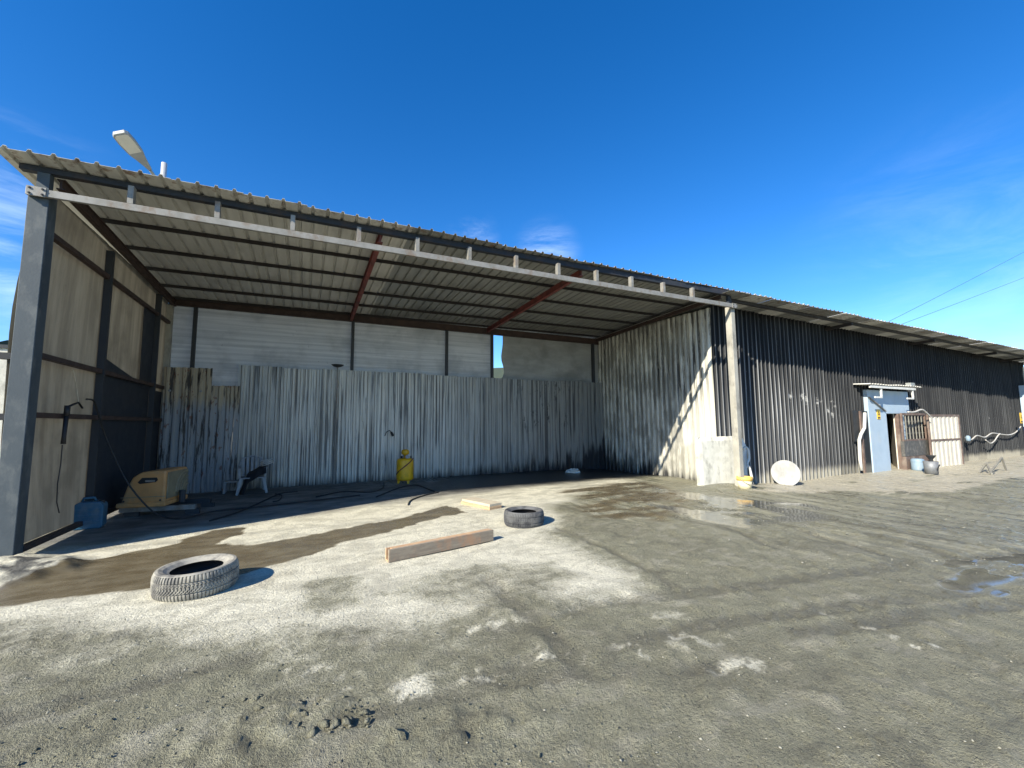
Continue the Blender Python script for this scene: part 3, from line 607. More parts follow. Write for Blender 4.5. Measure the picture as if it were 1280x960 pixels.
# ================================================================== ZINC FENCE at the back of the bay
fence = thing('zinc_fence', 'grey corrugated zinc sheet fence standing along the back of the open bay', 'fence', (3.6, 12.7, 0))
fb = Vector(fence.location)
for i in range(12):
    x = -1.62+i*.968; w = .96
    z1 = 3.14-.03*(x+1.6)/11+random.uniform(-.03, .03)
    me = corr_mesh(.98, z1+.13, .196, .034, 'fence', 'sheet', 200+i, 7, .007, .006, .34, .10)
    inst('sheet', me, fence, Vector((x, 12.70+.006*(i % 2), -.13))-fb, (random.uniform(-.006, .006), 0, random.uniform(-.01, .01)))
rust = thing('tan_fence', 'tan and black stained corrugated sheets with a stepped top, left of the zinc fence', 'fence', (-2.4, 12.66, 0))
rb = Vector(rust.location)
for k, (x, w, h) in enumerate(((-3.10, .96, 3.02), (-2.20, .66, 2.60))):
    me = corr_mesh(w, h+.03, .16 if k == 0 else .165, .035, 'rustfence', 'sheet', 300+k, 7, .012, .01, .45, .2)
    inst('sheet', me, rust, Vector((x, 12.63+.012*k, -.03))-rb, (0, random.uniform(-.01, .01), random.uniform(-.01, .01)))
for x in (-2.98, -2.37): part_ = MB().lathe([(.012, 0), (.03, .004), (.03, .012), (.01, .02)], n=8).build('cap', 'white_plastic', rust, loc=Vector((x, 12.588, 2.45))-rb, rot=(R(90), 0, 0))

def screws(parent, pts, d, mat='bar_grey', r=.013):
    m = MB()
    for p in pts:
        b = len(m.v); a = Vector((1, 0, 0)) if abs(d.x) < .5 else Vector((0, 1, 0))
        m.v += [tuple(Vector(p)+a*r*math.cos(k*2.094)+Vector((0, 0, 1))*r*math.sin(k*2.094)) for k in range(3)]+[tuple(Vector(p)+d*.012)]
        m.f += [(b, b+1, b+3), (b+1, b+2, b+3), (b+2, b, b+3)]
    o = m.build('screw_heads', mat, parent); o.location = -Vector(parent.location); o['kind'] = 'stuff'
screws(fence, [(-1.52+.196*k+random.uniform(-.01, .01), 12.655, z+random.uniform(-.03, .03)-.002*k) for k in range(0, 58, 3) for z in (.45, 1.72, 2.72)], Vector((0, -1, 0)))
# ================================================================== LONG BUILDING on the right (warehouse)
wh = thing('black_warehouse', 'long low building clad in sooty black corrugated sheets with cream sheeted end wall', 'building', (20, 10, 0))
wb = Vector(wh.location)
def wpart(mb, name, mat, **k):
    o = mb.build(name, mat, wh, **k); o.location = -wb; return o
# end wall facing the bay (ribs towards -X)
fac = [corr_mesh(1.0, 5.35, .2, .052, 'facade', 'wall_sheet', 400+i, 7, .006, .0, .20, .13) for i in range(6)]
n = 5; ang = math.atan2(YB-YF, XW1-XW0)
for i in range(n):
    t0 = i/n
    me = corr_mesh(.98, 5.3, .196, .03, 'creamwall', 'end_sheet', 500+i, 7, .010, .01, .42, .18)
    p = Vector((XW0+(XW1-XW0)*(1-t0), YB-(YB-YF)*t0, -.45))
    # u runs from the back corner towards the front so that ribs face the bay
    inst('end_sheet', me, wh, p-wb, (0, random.uniform(-.003, .003), ang+math.pi), (.99, 1, 1))
for i in range(24):
    x = 10.22+i
    zt = 4.955-.0125*(x-10)
    me = fac[i % 6]
    if 18.2 < x < 21.0:
        o = inst('wall_sheet', me, wh, Vector((x, YF+.003*(i % 2), 2.75))-wb, (0, 0, 0), (1, 1, (zt-2.75)/5.35)); continue
    inst('wall_sheet', me, wh, Vector((x, YF+.004*(i % 2), -.42))-wb, (random.uniform(-.003, .003), random.uniform(-.002, .002), random.uniform(-.004, .004)), (1, 1, (zt+.42)/5.35))
# hidden walls that close the building
wpart(MB().box((XW1+.06, 17.0, -.5), (34.2, 17.1, 4.6)), 'rear_wall', 'facade')
wpart(MB().box((34.235, YF+.05, -.5), (34.3, 16.99, 4.6)), 'far_wall', 'facade')
wpart(MB().box((XW1-.02, YB+.15, -.5), (XW1+.05, 16.99, 4.7)), 'rear_end_wall', 'facade')
rs = [corr_mesh(.88, 10.2, .22, .034, 'roof_grey', 'roof_sheet', 600+i, 5, .006, 0, .22, .12) for i in range(3)]
rt_ = corr_mesh(.88, 10.2, .22, .034, 'roof_tan', 'roof_sheet', 610, 5, .006, 0, .22, .12)
i = 0; x = 9.75
while x < 34.5:
    ye = 7.05-.0165*(x-10); ze = 5.0-.0135*(x-10)
    inst('roof_sheet', rt_ if (i % 5 in (1, 3)) else rs[i % 3], wh, Vector((x, ye+random.uniform(-.03, .015), ze+.004*(i % 2)))-wb, (R(-90)-.035, .0135, 0))
    x += .85; i += 1
def eave(x, y): return 5.0-.0135*(x-10)-.035*(y-7.05)
m = MB(); m.hexa([(10.2, 7.48, eave(10.2, 7.5)-.10), (34.5, 7.20, eave(34.5, 7.25)-.10), (34.5, 7.26, eave(34.5, 7.25)-.10), (10.2, 7.54, eave(10.2, 7.5)-.10), (10.2, 7.48, eave(10.2, 7.5)-.012), (34.5, 7.20, eave(34.5, 7.25)-.012), (34.5, 7.26, eave(34.5, 7.25)-.012), (10.2, 7.54, eave(10.2, 7.5)-.012)])
wpart(m, 'eave_purlin', 'purlin')
for px in (1055, 1157, 1233, 1266):
    q = PY(px, 420, 7.5); x = q.x
    wpart(MB().bar((x, 7.24, eave(x, 7.3)-.155), (x, YF-.045, eave(x, 8)-.155), .06, .10), 'eave_bracket', 'purlin')

# entrance porch
porch = thing('entrance_porch', 'pale blue painted doorway surround with a white ribbed canopy on the black wall', 'doorway', (19.8, 7.9, -.2))
pb = Vector(porch.location)
def ppart(mb, name, mat, **k):
    o = mb.build(name, mat, porch, **k); o.location = -pb; return o
YP = 7.92
xl, xr = PY(1088, 540, YP).x, PY(1110, 540, YP).x
xd = PY(1124, 540, YP).x; xe = PY(1136, 500, YP).x
ztop = 2.72; zl = PY(1115, 517, YP).z
ppart(MB().box((xl, YP, -.3), (xr, YF+.25, ztop)), 'pillar', 'pale_blue', bevel=.01)
ppart(MB().box((xr+.002, YP+.012, zl), (xe, YF+.25, ztop-.003)), 'lintel', 'pale_blue', bevel=.01)
ppart(MB().box((xd+.12, YP+.015, -.28), (xe-.25, YF-.02, zl-.003)), 'side_jamb', 'pale_blue')
ppart(MB().box((xr+.005, YP+.05, -.28), (xr+.07, YF+.1, zl-.004)), 'door_frame', 'white_paint')
ppart(MB().box((xd, YP-.02, -.28), (xd+.115, YP+.10, zl-.004)), 'door_frame', 'brown_frame')
de = PY(1114, 550, YP+.85)
dr = ppart(MB().bar((xd+.03, YP+.13, .87), (de.x, YP+.85, .87), .04, 2.2), 'door', 'cream_sheet')
MB().bar((de.x-.10, YP+.76, .85), (de.x-.2, YP+.66, .85), .03, .03).build('door_handle', 'black', dr)
# canopy
cx0, cx1 = PY(1084, 477, 7.62).x, PY(1148, 480, 7.62).x
cm = corr_mesh(cx1-cx0, .60, .18, .03, 'white_paint', 'canopy', 70, 3, .01)
inst('canopy', cm, porch, Vector((cx0, 7.55, 2.87))-pb, (R(-90)+.06, 0, 0))
ppart(MB().box((cx0+.1, 7.58, 2.75), (cx1-.35, 7.63, 2.83)), 'canopy_frame', 'white_paint')
for x in (xl+.25, cx1-.55):
    b = ppart(MB().box((x, 7.60, 2.46), (x+.06, 7.65, 2.748)), 'bracket', 'white_paint')
    MB().box((x-.42, 7.605, 2.40), (x+.06, 7.645, 2.458)).build('bracket_arm', 'white_paint', b)
ppart(MB().bar((xl+.02, 7.88, 2.45), (xr-.1, 7.885, 1.95), .05, .03), 'brace', 'bar_grey')
ppart(MB().box((cx1-.75, 7.56, 2.90), (cx1-.45, 7.72, 3.02)), 'canopy_lamp', 'lamp_grey')
# warning signs
def wsign(px0, py0, px1, py1, yy, label):
    a, b = PY(px0, py0, yy), PY(px1, py1, yy); w, h = b.x-a.x, a.z-b.z
    s = thing('warning_sign', label, 'sign', (a.x, yy, b.z), 0, 'yellow warning signs')
    MB().box((0, -.012, 0), (w, 0, h)).build('sign_plate', 'sign_yellow', s)
    c, r = (w/2, h*.60), min(w*.36, h*.26)
    t1 = [(c[0]+r*1.1*math.cos(R(90+120*k)), c[1]+r*1.1*math.sin(R(90+120*k))) for k in range(3)]
    t2 = [(c[0]+r*.62*math.cos(R(90+120*k)), c[1]+r*.62*math.sin(R(90+120*k))) for k in range(3)]
    MB().prism(t1, -.004, lambda u, v, q: (u, -.0125+q, v)).build('triangle_outline', 'sign_black', s)
    MB().prism(t2, -.003, lambda u, v, q: (u, -.0168+q, v)).build('triangle_fill', 'sign_yellow', s)
    MB().box((c[0]-.015, -.0225, c[1]-.06), (c[0]+.015, -.0202, c[1]+.06)).build('exclamation_mark', 'sign_black', s)
    MB().box((w*.12, -.0165, h*.08), (w*.88, -.0127, h*.22)).build('text_band', 'sign_black', s)
wsign(1095.5, 512, 1100.5, 524, YP-.005, 'yellow warning sign on the pale blue pillar beside the doorway')

# left service niche of the door: dark board, white waste pipe
x0, x1 = PY(1071, 550, 7.98).x, PY(1087.5, 550, 7.98).x
nb = thing('board_panel', 'dark grey upright board with a brown edge post left of the blue doorway', 'panel', (x1-.4, 7.98, -.2)); nbb = Vector(nb.location)
for mb, nm, mt in ((MB().box((x0+.35, 7.96, -.3), (x1, 8.0, 1.95)), 'board', 'facade'), (MB().box((x0+.25, 7.93, -.35), (x0+.345, 8.02, 1.95)), 'edge_post', 'brown_frame'), (MB().box((x0-.15, 7.97, .9), (x0+.245, 8.005, 1.97)), 'dark_opening', 'black')):
    o = mb.build(nm, mt, nb); o.location = -nbb
p_ = [PY(1081, 516, 7.86), PY(1080.5, 535, 7.86), PY(1076, 543, 7.86), PY(1074, 550, 7.86), PY(1075, 575, 7.86), PY(1077, 588, 7.86)]
tag(MB().tube(p_, .05, 8).build('waste_pipe', 'white_paint', smooth=True), 'white bent waste pipe running down beside the dark board', 'pipe')
# lattice window frame and panel right of the door
YG = 7.80
lw = thing('lattice_screen', 'rusty barred screen above a dark mottled panel between the doorway and the white gate', 'screen', (21.4, YG, -.25)); lwb = Vector(lw.location)
def lp(mb, nm, mt):
    o = mb.build(nm, mt, lw); o.location = -lwb; return o
A = PY(1127, 519, YG); B = PY(1160, 550, YG); Cc = PY(1161, 582, YG)
lp(MB().box((A.x, YG, B.z), (A.x+.07, YG+.05, A.z)), 'frame_bar', 'brown_frame'); lp(MB().box((B.x-.07, YG, B.z), (B.x, YG+.05, A.z)), 'frame_bar', 'brown_frame')
lp(MB().box((A.x, YG-.004, A.z+.002), (B.x, YG+.054, A.z+.08)), 'frame_bar', 'brown_frame'); lp(MB().box((A.x+.071, YG-.003, B.z), (B.x-.071, YG+.053, B.z+.06)), 'frame_bar', 'brown_frame')
for k in range(1, 7):
    x = A.x+.07+(B.x-A.x-.14)*k/7; lp(MB().box((x-.010, YG+.01, B.z+.06), (x+.010, YG+.04, A.z)), 'lattice_bar', 'trestle')
for k in range(1, 4):
    z = B.z+.06+(A.z-B.z-.06)*k/4; lp(MB().box((A.x+.07, YG+.042, z-.006), (B.x-.07, YG+.06, z+.006)), 'lattice_bar', 'trestle')
lp(MB().box((A.x+.52, YG+.12, B.z), (B.x-.075, YG+.15, A.z+.05)), 'interior_shade', 'black')  # black board added to stand for the dark interior behind the bars
lp(MB().box((A.x-.05, YG-.02, Cc.z+.42), (B.x+.02, YG+.09, B.z-.003)), 'mottled_panel', 'dark_panel')
lp(MB().box((A.x-.08, YG-.05, Cc.z-.1), (B.x, YG+.1, Cc.z+.41)), 'base_board', 'brown_frame')
# white gate leaf, ribbed, two tiers
gate = thing('gate_leaf', 'cream white ribbed sheet gate leaf in a brown frame standing open against the black wall', 'gate', (24.4, 7.62, -.3)); gb = Vector(gate.location)
YL = 7.62
G0, G1 = PY(1160, 518, YL), PY(1206, 583, YL)
gx0, gx1, gz0, gz1 = G0.x, G1.x, G1.z, G0.z
zm = PY(1182, 549.5, YL).z
for (a, b, c_, d) in ((gx0, gx1, gz1-.09, gz1), (gx0, gx0+.07, gz0, gz1-.092), (gx1-.09, gx1, gz0, gz1-.092), (gx0+.072, gx1-.092, zm-.05, zm+.03), (gx0+.072, gx1-.092, gz0, gz0+.06)):
    o = MB().box((a, YL, c_), (b, YL+.06, d)).build('frame_bar', 'brown_frame', gate); o.location = -gb
w = gx1-gx0-.17; npit = 7
for (z0, z1) in ((gz0+.06, zm-.052), (zm+.032, gz1-.092)):
    me = corr_mesh(w, z1-z0, w/npit, .035, 'cream_sheet', 'panel_sheet', 77, 2, .004, 0, .62, .14)
    inst('panel_sheet', me, gate, Vector((gx0+.08, YL+.035, z0))-gb)
# far blue gatepost and things at the end of the long wall
bl = thing('blue_gatepost', 'pale blue gatepost with deep blue box at the far end of the wall', 'post', (32.6, 7.7, -.3)); blb = Vector(bl.location)
b0 = PY(1273, 482, 8.02)
for mb, nm, mt in ((MB().box((b0.x, 7.7, 1.25), (b0.x+1.0, 8.02, b0.z)), 'upper_box', 'pale_blue'), (MB().box((b0.x+.05, 7.68, .35), (b0.x+1.0, 8.02, 1.247)), 'blue_box', 'deep_blue'), (MB().box((b0.x+.05, 7.72, -.4), (b0.x+1, 8.02, .347)), 'plinth', 'white_paint'), (MB().tube([(b0.x+.15, 7.82, b0.z), (b0.x+.1, 7.8, 4.3)], .05, 8), 'pole', 'pole_metal')):
    o = mb.build(nm, mt, bl); o.location = -blb
wsign(1274.2, 516, 1278.4, 529, 7.60, 'yellow warning sign by the blue gatepost at the far right end')

# ================================================================== small things
def at_ground(px, py):
    z = 0.
    for _ in range(4): p = PZ(px, py, z); z = gz(p.x, p.y)
    return Vector((p.x, p.y, z))
def depth(p): return (Vector(p)-EYEP).dot(FW)

# tyres
def tyre_mesh(Rr, Wd, name, mat, seed):
    N, rim = 288, Rr*.63; prof = []
    hw = Wd/2; ch = .018
    # cross-section: inside bead -> sidewall -> tread -> sidewall -> bead -> inner liner
    side = [(rim-.005, -hw*.72), (rim+.015, -hw*.80), (rim+.045, -hw*.95), (Rr*.86, -hw*1.04), (Rr*.93, -hw*1.0), (Rr-.018, -hw*.93)]
    nt = 26; tread = [(Rr-.018*(abs(2*k/nt-1))**4, -hw*.90+1.8*hw*k/nt) for k in range(nt+1)]
    inner = [(rim+.02, hw*.66), (Rr-.05, hw*.55), (Rr-.035, 0), (Rr-.05, -hw*.55), (rim+.02, -hw*.66)]
    prof = side+tread+[(r, -z) for r, z in reversed(side)]+inner
    ns = len(side); rows = []
    for a in range(N):
        th = 2*math.pi*a/N; row = []
        for k, (r, z) in enumerate(prof):
            if ns <= k < ns+nt+1:
                t = (k-ns)/nt; d = 0.
                if abs(t-.27) < .03 or abs(t-.73) < .03: d = .016
                elif t < .25 or t > .75: d = .014*(1 if a % 4 == 0 else 0)
                else: d = .012*(1 if (a+int(abs(t-.5)*26)) % 4 == 0 else 0)
                r = r-d
            row.append((r*math.cos(th), r*math.sin(th), z+hw))
        rows.append(row)
    no = len(prof)-len(inner); m = MB(); m.quadgrid([r_[:no] for r_ in rows], True, False)
    ml = MB(); ml.quadgrid([r_[no-1:]+r_[:1] for r_ in rows], True, False)
    return m.mesh(name, mat), ml.mesh('inner_liner', MAT['black'], True)
def mk_tyre_mat(name, rub, dust, amt):
    t = NT(name); nz = t.noise((1, 1, 1), 5., 5, .65); c = t.mix(t.mul(t.mr(nz, .32, .6), amt), rub, dust); t.bump(t.noise((1, 1, 1), 90, 3), .3, .004)
    return t.set(c, .8)
MAT['tyre_dusty'] = mk_tyre_mat('cement_caked_rubber', (.10, .096, .088), (.34, .32, .265), .95)
MAT['tyre_dark'] = mk_tyre_mat('grey_dirty_rubber', (.035, .036, .04), (.15, .15, .145), .75)
def tyre(c, Rr, Wd, mat, label, tilt, rz):
    tm, lm = tyre_mesh(Rr, Wd, 'tyre', MAT[mat], 1); o = bpy.data.objects.new('tyre', tm); COL.objects.link(o)
    l_ = bpy.data.objects.new('inner_liner', lm); COL.objects.link(l_); l_.parent = o
    o.location = c; o.rotation_euler = (tilt[0], tilt[1], rz); o.data.polygons.foreach_set('use_smooth', [False]*len(o.data.polygons))
    return tag(o, label, 'tyre', 'discarded tyres on the ground')
f1 = PZ(245, 750, 0); f2 = PZ(655, 661, 0)
d1 = Vector((f1.x, f1.y, 0)).normalized(); d2 = Vector((f2.x, f2.y, 0)).normalized()
tyre(Vector((f1.x, f1.y, -.005))+d1*.355, .352, .235, 'tyre_dusty', 'cement caked pale grey tyre lying flat beside the brown wet streak', (.0, -.03), .3)
tyre(Vector((f2.x, f2.y, gz(f2.x, f2.y)-.005))+d2*.33, .325, .225, 'tyre_dark', 'dark grey tyre lying flat near the short pale board', (.0, .0), 1.1)

# hollow timber beam
a, b = PZ(486, 704, 0), PZ(617, 676, 0); dv = (b-a); L = dv.length; rz = math.atan2(dv.y, dv.x)
tb = thing('timber_beam', 'long hollow timber beam with grey cement stained face lying on the pale concrete', 'beam', (a.x, a.y, 0.004), rz)
MB().box((0, 0, 0), (L, .028, .145)).build('front_board', 'wood_grey', tb, bevel=.004)
MB().box((0, .095, .004), (L-.01, .118, .143)).build('back_board', 'wood', tb, bevel=.004)
MB().box((.05, .029, .118), (L, .094, .141)).build('top_board', 'wood', tb, bevel=.003)
MB().box((.0, .029, .0), (L, .094, .022)).build('bottom_board', 'wood', tb, bevel=.003)
# short board
a, b, c_ = at_ground(612, 638), at_ground(576, 630), at_ground(628, 632)
u = (b-a); Lb = u.length; rz = math.atan2(u.y, u.x)
sb = thing('short_board', 'short thick pale wooden board made of two stacked layers behind the dark tyre', 'board', (a.x, a.y, a.z), rz)
MB().box((0, -.30, .0), (Lb, .0, .055)).build('lower_layer', 'wood', sb, bevel=.004); MB().box((.01, -.31, .057), (Lb-.02, -.01, .105)).build('upper_layer', 'wood_pale', sb, bevel=.004)

# yellow pressure tank
c0 = at_ground(506, 604); c0.y = min(c0.y, 12.2)
k = depth(c0)/F; rr = 10.3*k; hh = 30*k
tk = thing('pressure_tank', 'bright yellow upright pressure tank with a round top knob standing by the zinc fence', 'tank', (c0.x, c0.y, c0.z))
MB().lathe([(rr*.75, .08), (rr*.97, .11), (rr, .15), (rr, hh*.93), (rr*.93, hh*.99), (rr*.6, hh*1.03), (rr*.25, hh*1.05)], n=28).build('tank_body', 'yellow', tk, smooth=True)
MB().lathe([(rr*.15, hh*1.05), (rr*.15, hh*1.16), (rr*.30, hh*1.17), (rr*.46, hh*1.22), (rr*.48, hh*1.30), (rr*.38, hh*1.38), (rr*.1, hh*1.40)], n=18).build('top_knob', 'yellow', tk, smooth=True)
MB().lathe([(.03, hh*1.02), (.03, hh*1.13)], c=(-rr*.45, -.02, 0), n=10).build('valve', 'black', tk); MB().lathe([(.022, hh*.98), (.022, hh*1.12)], c=(rr*.7, 0, 0), n=10).build('valve', 'black', tk)
MB().lathe([(rr+.006, hh*.60), (rr+.010, hh*.61), (rr+.006, hh*.62)], n=28, cap=False).build('weld_seam', 'yellow', tk)
MB().lathe([(.05, 0), (.05, .03), (.044, .032)], n=14).build('gauge', 'white_plastic', tk, loc=(rr*.1, -rr*.55, hh*1.09), rot=(R(75), 0, 0))
for an in (-70, 50, 170):
    x, y = rr*.7*math.cos(R(an)), rr*.7*math.sin(R(an)); MB().bar((x, y, .16), (x*1.1, y*1.1, 0), .09, .05, w2=.05, h2=.03).build('foot', 'yellow', tk)
pts = []
for i in range(13):
    an = R(-175+i*11.5); pts.append(((rr+.012)*math.cos(an), (rr+.012)*math.sin(an), hh*(.38+.055*i)))
MB().tube(pts, .014, 6).build('hose', 'rafter_red', tk, smooth=True)

# pressure washer
c0 = at_ground(147, 648); kk = depth(c0)/F
ws = thing('pressure_washer', 'faded orange pressure washer with a rounded hood standing on a low grey skid', 'machine', (c0.x, c0.y, 0), R(-11))
kw = kk*1.04; Wf = 47*kw; Hf = 40*kw; Df = .80; z0 = 16*kk
prof = [(0, 0), (.035*Wf, .10*Hf), (.14*Wf, .55*Hf), (.24*Wf, .80*Hf), (.40*Wf, .95*Hf), (.62*Wf, .985*Hf), (Wf, Hf), (Wf, 0)]
def hood():
    m = MB(); ho = [(.36*Wf, .66*Hf), (.42*Wf, .60*Hf), (.78*Wf, .66*Hf), (.83*Wf, .72*Hf), (.80*Wf, .80*Hf), (.46*Wf, .80*Hf)]
    m.prism(prof, Df, lambda u, v, w: (u, w, z0+v)); return m, ho
m, ho = hood()
hd = m.build('hood', 'washer', ws, bevel=.05)
MB().prism([(.38*Wf, .66*Hf), (.43*Wf, .61*Hf), (.77*Wf, .65*Hf), (.82*Wf, .71*Hf), (.79*Wf, .79*Hf), (.47*Wf, .79*Hf)], .012, lambda u, v, w: (u, -.014+w, z0+v)).build('handle_recess', 'black', hd)
MB().box((.55*Wf, -.022, z0+.665*Hf), (.76*Wf, -.0145, z0+.715*Hf)).build('handle_grip', 'bar_grey', hd)
MB().box((.03*Wf, -.006, z0+.20*Hf), (Wf*.985, .02, z0+.22*Hf)).build('seam', 'washer_side', hd)
for u_ in (.10, .90): MB().lathe([(.016, 0), (.016, .01)], n=8).build('bolt', 'back_post', hd, loc=(u_*Wf, -.002, z0+.10*Hf), rot=(R(90), 0, 0))
MB().box((-.03, -.03, z0-.05), (Wf+.02, Df+.02, z0+.03)).build('hood_rim', 'washer', ws, bevel=.015)
MB().box((Wf+.001, .03, z0+.07), (Wf+.02, Df-.03, z0+Hf*.93)).build('side_panel', 'washer_side', ws, bevel=.03)
for i in range(5):
    r0 = (.28+.13*i)*Hf; pts = [(Wf+.022, .06+(r0*1.0)*math.sin(R(a_))*1.0 if False else .78-r0*1.02*math.cos(R(a_)), z0+.09+r0*math.sin(R(a_))) for a_ in range(5, 86, 10)]
    pts = [p for p in pts if .05 < p[1] < .82 and p[2] < z0+Hf*.92]
    MB().tube(pts, .018, 6).build('louvre', 'washer_side', ws, smooth=True)
for y in (.05, Df-.1): MB().box((-.02, y, z0-.14), (Wf+.45, y+.07, z0-.06)).build('skid_rail', 'bar_grey' if y < .1 else 'back_post', ws)
for x, y in ((.05, .06), (Wf+.3, .06), (.05, Df-.1), (Wf+.3, Df-.1)): MB().box((x, y, 0), (x+.22, y+.06, z0-.143)).build('skid_foot', 'back_post', ws)
MB().box((Wf*.1, .12, z0-.13), (Wf*.95, Df-.12, z0-.052)).build('motor_base', 'black', ws)
MB().tube([(Wf+.10, Df*.5, z0-.05), (Wf+.10, Df*.5, z0+.17)], .05, 10).build('pump_head', 'back_post', ws)

# blue jerry can
a, b = at_ground(84, 665), at_ground(118, 663); k = depth(a)/F
jc = thing('jerry_can', 'squat blue plastic jerry can standing by the tan tarpaulin side', 'can', (a.x+.02, a.y+.05, a.z), R(6))
w, h, d = 29*k, 36*k, .26
prof = [(0, .03), (.02, 0), (w-.02, 0), (w, .03), (w, h*.80), (w-.05, h*.93), (w*.62, h*.95), (w*.30, h*.95), (.06, h*.95), (.0, h*.86)]
MB().prism(prof, d, lambda u, v, q: (u, q, v)).build('can_body', 'jerry', jc, bevel=.03)
MB().tube([(w*.2, d/2, h*.94), (w*.25, d/2, h*1.06), (w*.6, d/2, h*1.06), (w*.66, d/2, h*.94)], .02, 8).build('handle', 'jerry', jc, smooth=True)
for z_ in (.2, .42, .62): MB().box((w*.10, -.008, h*z_), (w*.90, .01, h*(z_+.09))).build('rib', 'jerry', jc, bevel=.006)
MB().lathe([(.04, 0), (.04, .045)], c=(w*.85, d/2, h*.86), n=12).build('cap', 'black', jc)

# spray lance hanging on the left wall, its thin cords
X_ = XL+.07
ln = thing('spray_lance', 'black spray lance hanging by a cord on the tan tarpaulin', 'lance', PX(85, 508, X_)); lb_ = Vector(ln.location)
for mb, nm in ((MB().tube([PX(84.5, 507, X_), PX(83, 520, X_)], .035, 8), 'grip'), (MB().tube([PX(83, 520, X_), PX(80, 545, X_), PX(79, 555, X_)], [.028, .026, .03], 8), 'lance_tube'), (MB().tube([PX(86, 508, X_), PX(93, 505, X_), PX(98, 503, X_), PX(103, 510, X_)], .014, 6), 'trigger_pipe')):
    o = mb.build(nm, 'black', ln, smooth=True); o.location = -lb_
tag(MB().tube([PX(91, 462, X_), PX(95, 480, X_), PX(98, 503, X_)], .007, 5).build('hanging_cord', 'wood_pale'), 'thin pale cord holding up the black spray lance', 'cord')
tag(MB().tube([PX(78, 556, X_), PX(76, 580, X_), PX(72, 605, X_), PX(71, 628, X_), PX(74, 641, X_)], .007, 5).build('hanging_cord', 'black'), 'thin dark cord trailing below the black spray lance', 'cord')
# hoses
def G3(px, py, h=.02): p = at_ground(px, py); p.z += h; return p
def smooth_path(P, n=6):
    P = [Vector(p) for p in P]; out = []
    for i in range(len(P)-1):
        p0, p1, p2, p3 = P[max(i-1, 0)], P[i], P[i+1], P[min(i+2, len(P)-1)]
        for s in range(n):
            t = s/n; out.append(.5*((2*p1)+(p2-p0)*t+(2*p0-5*p1+4*p2-p3)*t*t+(3*p1-p0-3*p2+p3)*t**3))
    return out+[P[-1]]
X2 = XL+.10
hp = [PX(112, 500, X2), PX(120, 506, X2), PX(128, 535, X2), Vector((-2.72, 10.1, 1.55)), Vector((-2.45, 9.85, .95))]
hp = [PX(108, 499, X2), PX(117, 501, X2), PX(122, 515, X2), hit(130, 540, 1, 9.2), hit(145, 575, 1, 9.25), hit(162, 607, 1, 9.25), hit(187, 636, 1, 9.3), G3(207, 648), G3(230, 649), G3(270, 640), G3(330, 634), G3(400, 626), G3(450, 620)]
tag(MB().tube(smooth_path(hp), .014, 6).build('hose', 'black', smooth=True), 'long dark hose looping from the tarpaulin wall past the washer across the floor', 'hose', 'hoses on the bay floor')
for P, lab, mt in (([(262, 652), (300, 640), (340, 622), (352, 617), (372, 615)], 'thin dark hose running from the white chair towards the washer', 'black'), ([(344, 618), (352, 620), (349, 626), (341, 628)], 'short curled hose end in front of the white chair', 'black'),
                  ([(395, 622), (430, 615), (462, 616), (478, 611), (480, 604)], 'dark hose running to the foot of the yellow tank', 'black'), ([(470, 622), (500, 610), (520, 607), (535, 612), (545, 616)], 'thin hose trailing right from under the yellow tank', 'black'), ([(510, 632), (514, 626), (530, 620), (548, 616)], 'hose end reaching out of the shade onto pale concrete', 'black')):
    tag(MB().tube(smooth_path([G3(*p, .014) for p in P]), .013, 6).build('hose', mt, smooth=True), lab, 'hose', 'hoses on the bay floor')
# chair with cloth and hose coil
a, b = at_ground(301, 614), at_ground(331, 613); cc = (a+b)/2
ch = thing('garden_chair', 'white plastic garden chair with its back to the zinc fence', 'chair', (cc.x, min(cc.y, 12.0), cc.z), R(8))
sw, sd, sh = .25, .23, .38
MB().box((-sw, -sd, sh-.03), (sw, sd, sh)).build('seat', 'white_plastic', ch, bevel=.012)
for x in (-1, 1):
    MB().bar((x*(sw-.02), -sd+.02, sh-.03), (x*(sw+.05), -sd-.04, 0), .07, .05, w2=.05, h2=.04).build('leg', 'white_plastic', ch); MB().bar((x*(sw-.02), sd-.02, sh-.03), (x*(sw+.03), sd+.1, 0), .07, .05, w2=.05, h2=.04).build('leg', 'white_plastic', ch)
    MB().bar((x*(sw+.02), -sd+.02, sh+.21), (x*(sw+.01), sd+.04, sh+.23), .06, .03).build('armrest', 'white_plastic', ch)
    MB().bar((x*(sw+.01), -sd+.04, sh-.01), (x*(sw+.02), -sd+.03, sh+.195), .05, .04).build('arm_support', 'white_plastic', ch)
bf = MB().tube([(-sw, sd, sh), (-sw-.01, sd+.07, sh+.25), (-sw*.8, sd+.11, sh+.42), (0, sd+.13, sh+.47), (sw*.8, sd+.11, sh+.42), (sw+.01, sd+.07, sh+.25), (sw, sd, sh)], .022, 8).build('backrest', 'white_plastic', ch, smooth=True)
for k in range(5):
    x = -.17+.085*k; MB().bar((x, sd+.01, sh), (x*1.1, sd+.115, sh+.44), .05, .012).build('slat', 'white_plastic', bf)
rows = []
for i in range(13):
    t = i/12; row = []
    for j in range(9):
        s = j/8
        x = .26-.50*t; y = -.29+.44*s+.02*math.sin(9*t); z = sh+.05+.22*(1-t)**1.5+.02*math.sin(7*s+5*t)
        if t > .72: z -= (t-.72)*1.5; x -= .0
        if s < .25: z -= (.25-s)*.7; y += .03*math.sin(12*t)
        row.append((x, y, z))
    rows.append(row)
cl = MB(); cl.quadgrid(rows)
clo = cl.build('black_cloth', 'cloth', None, smooth=True, loc=ch.location, rot=(0, 0, R(8))); sm = clo.modifiers.new('solid', 'SOLIDIFY'); sm.thickness = .02
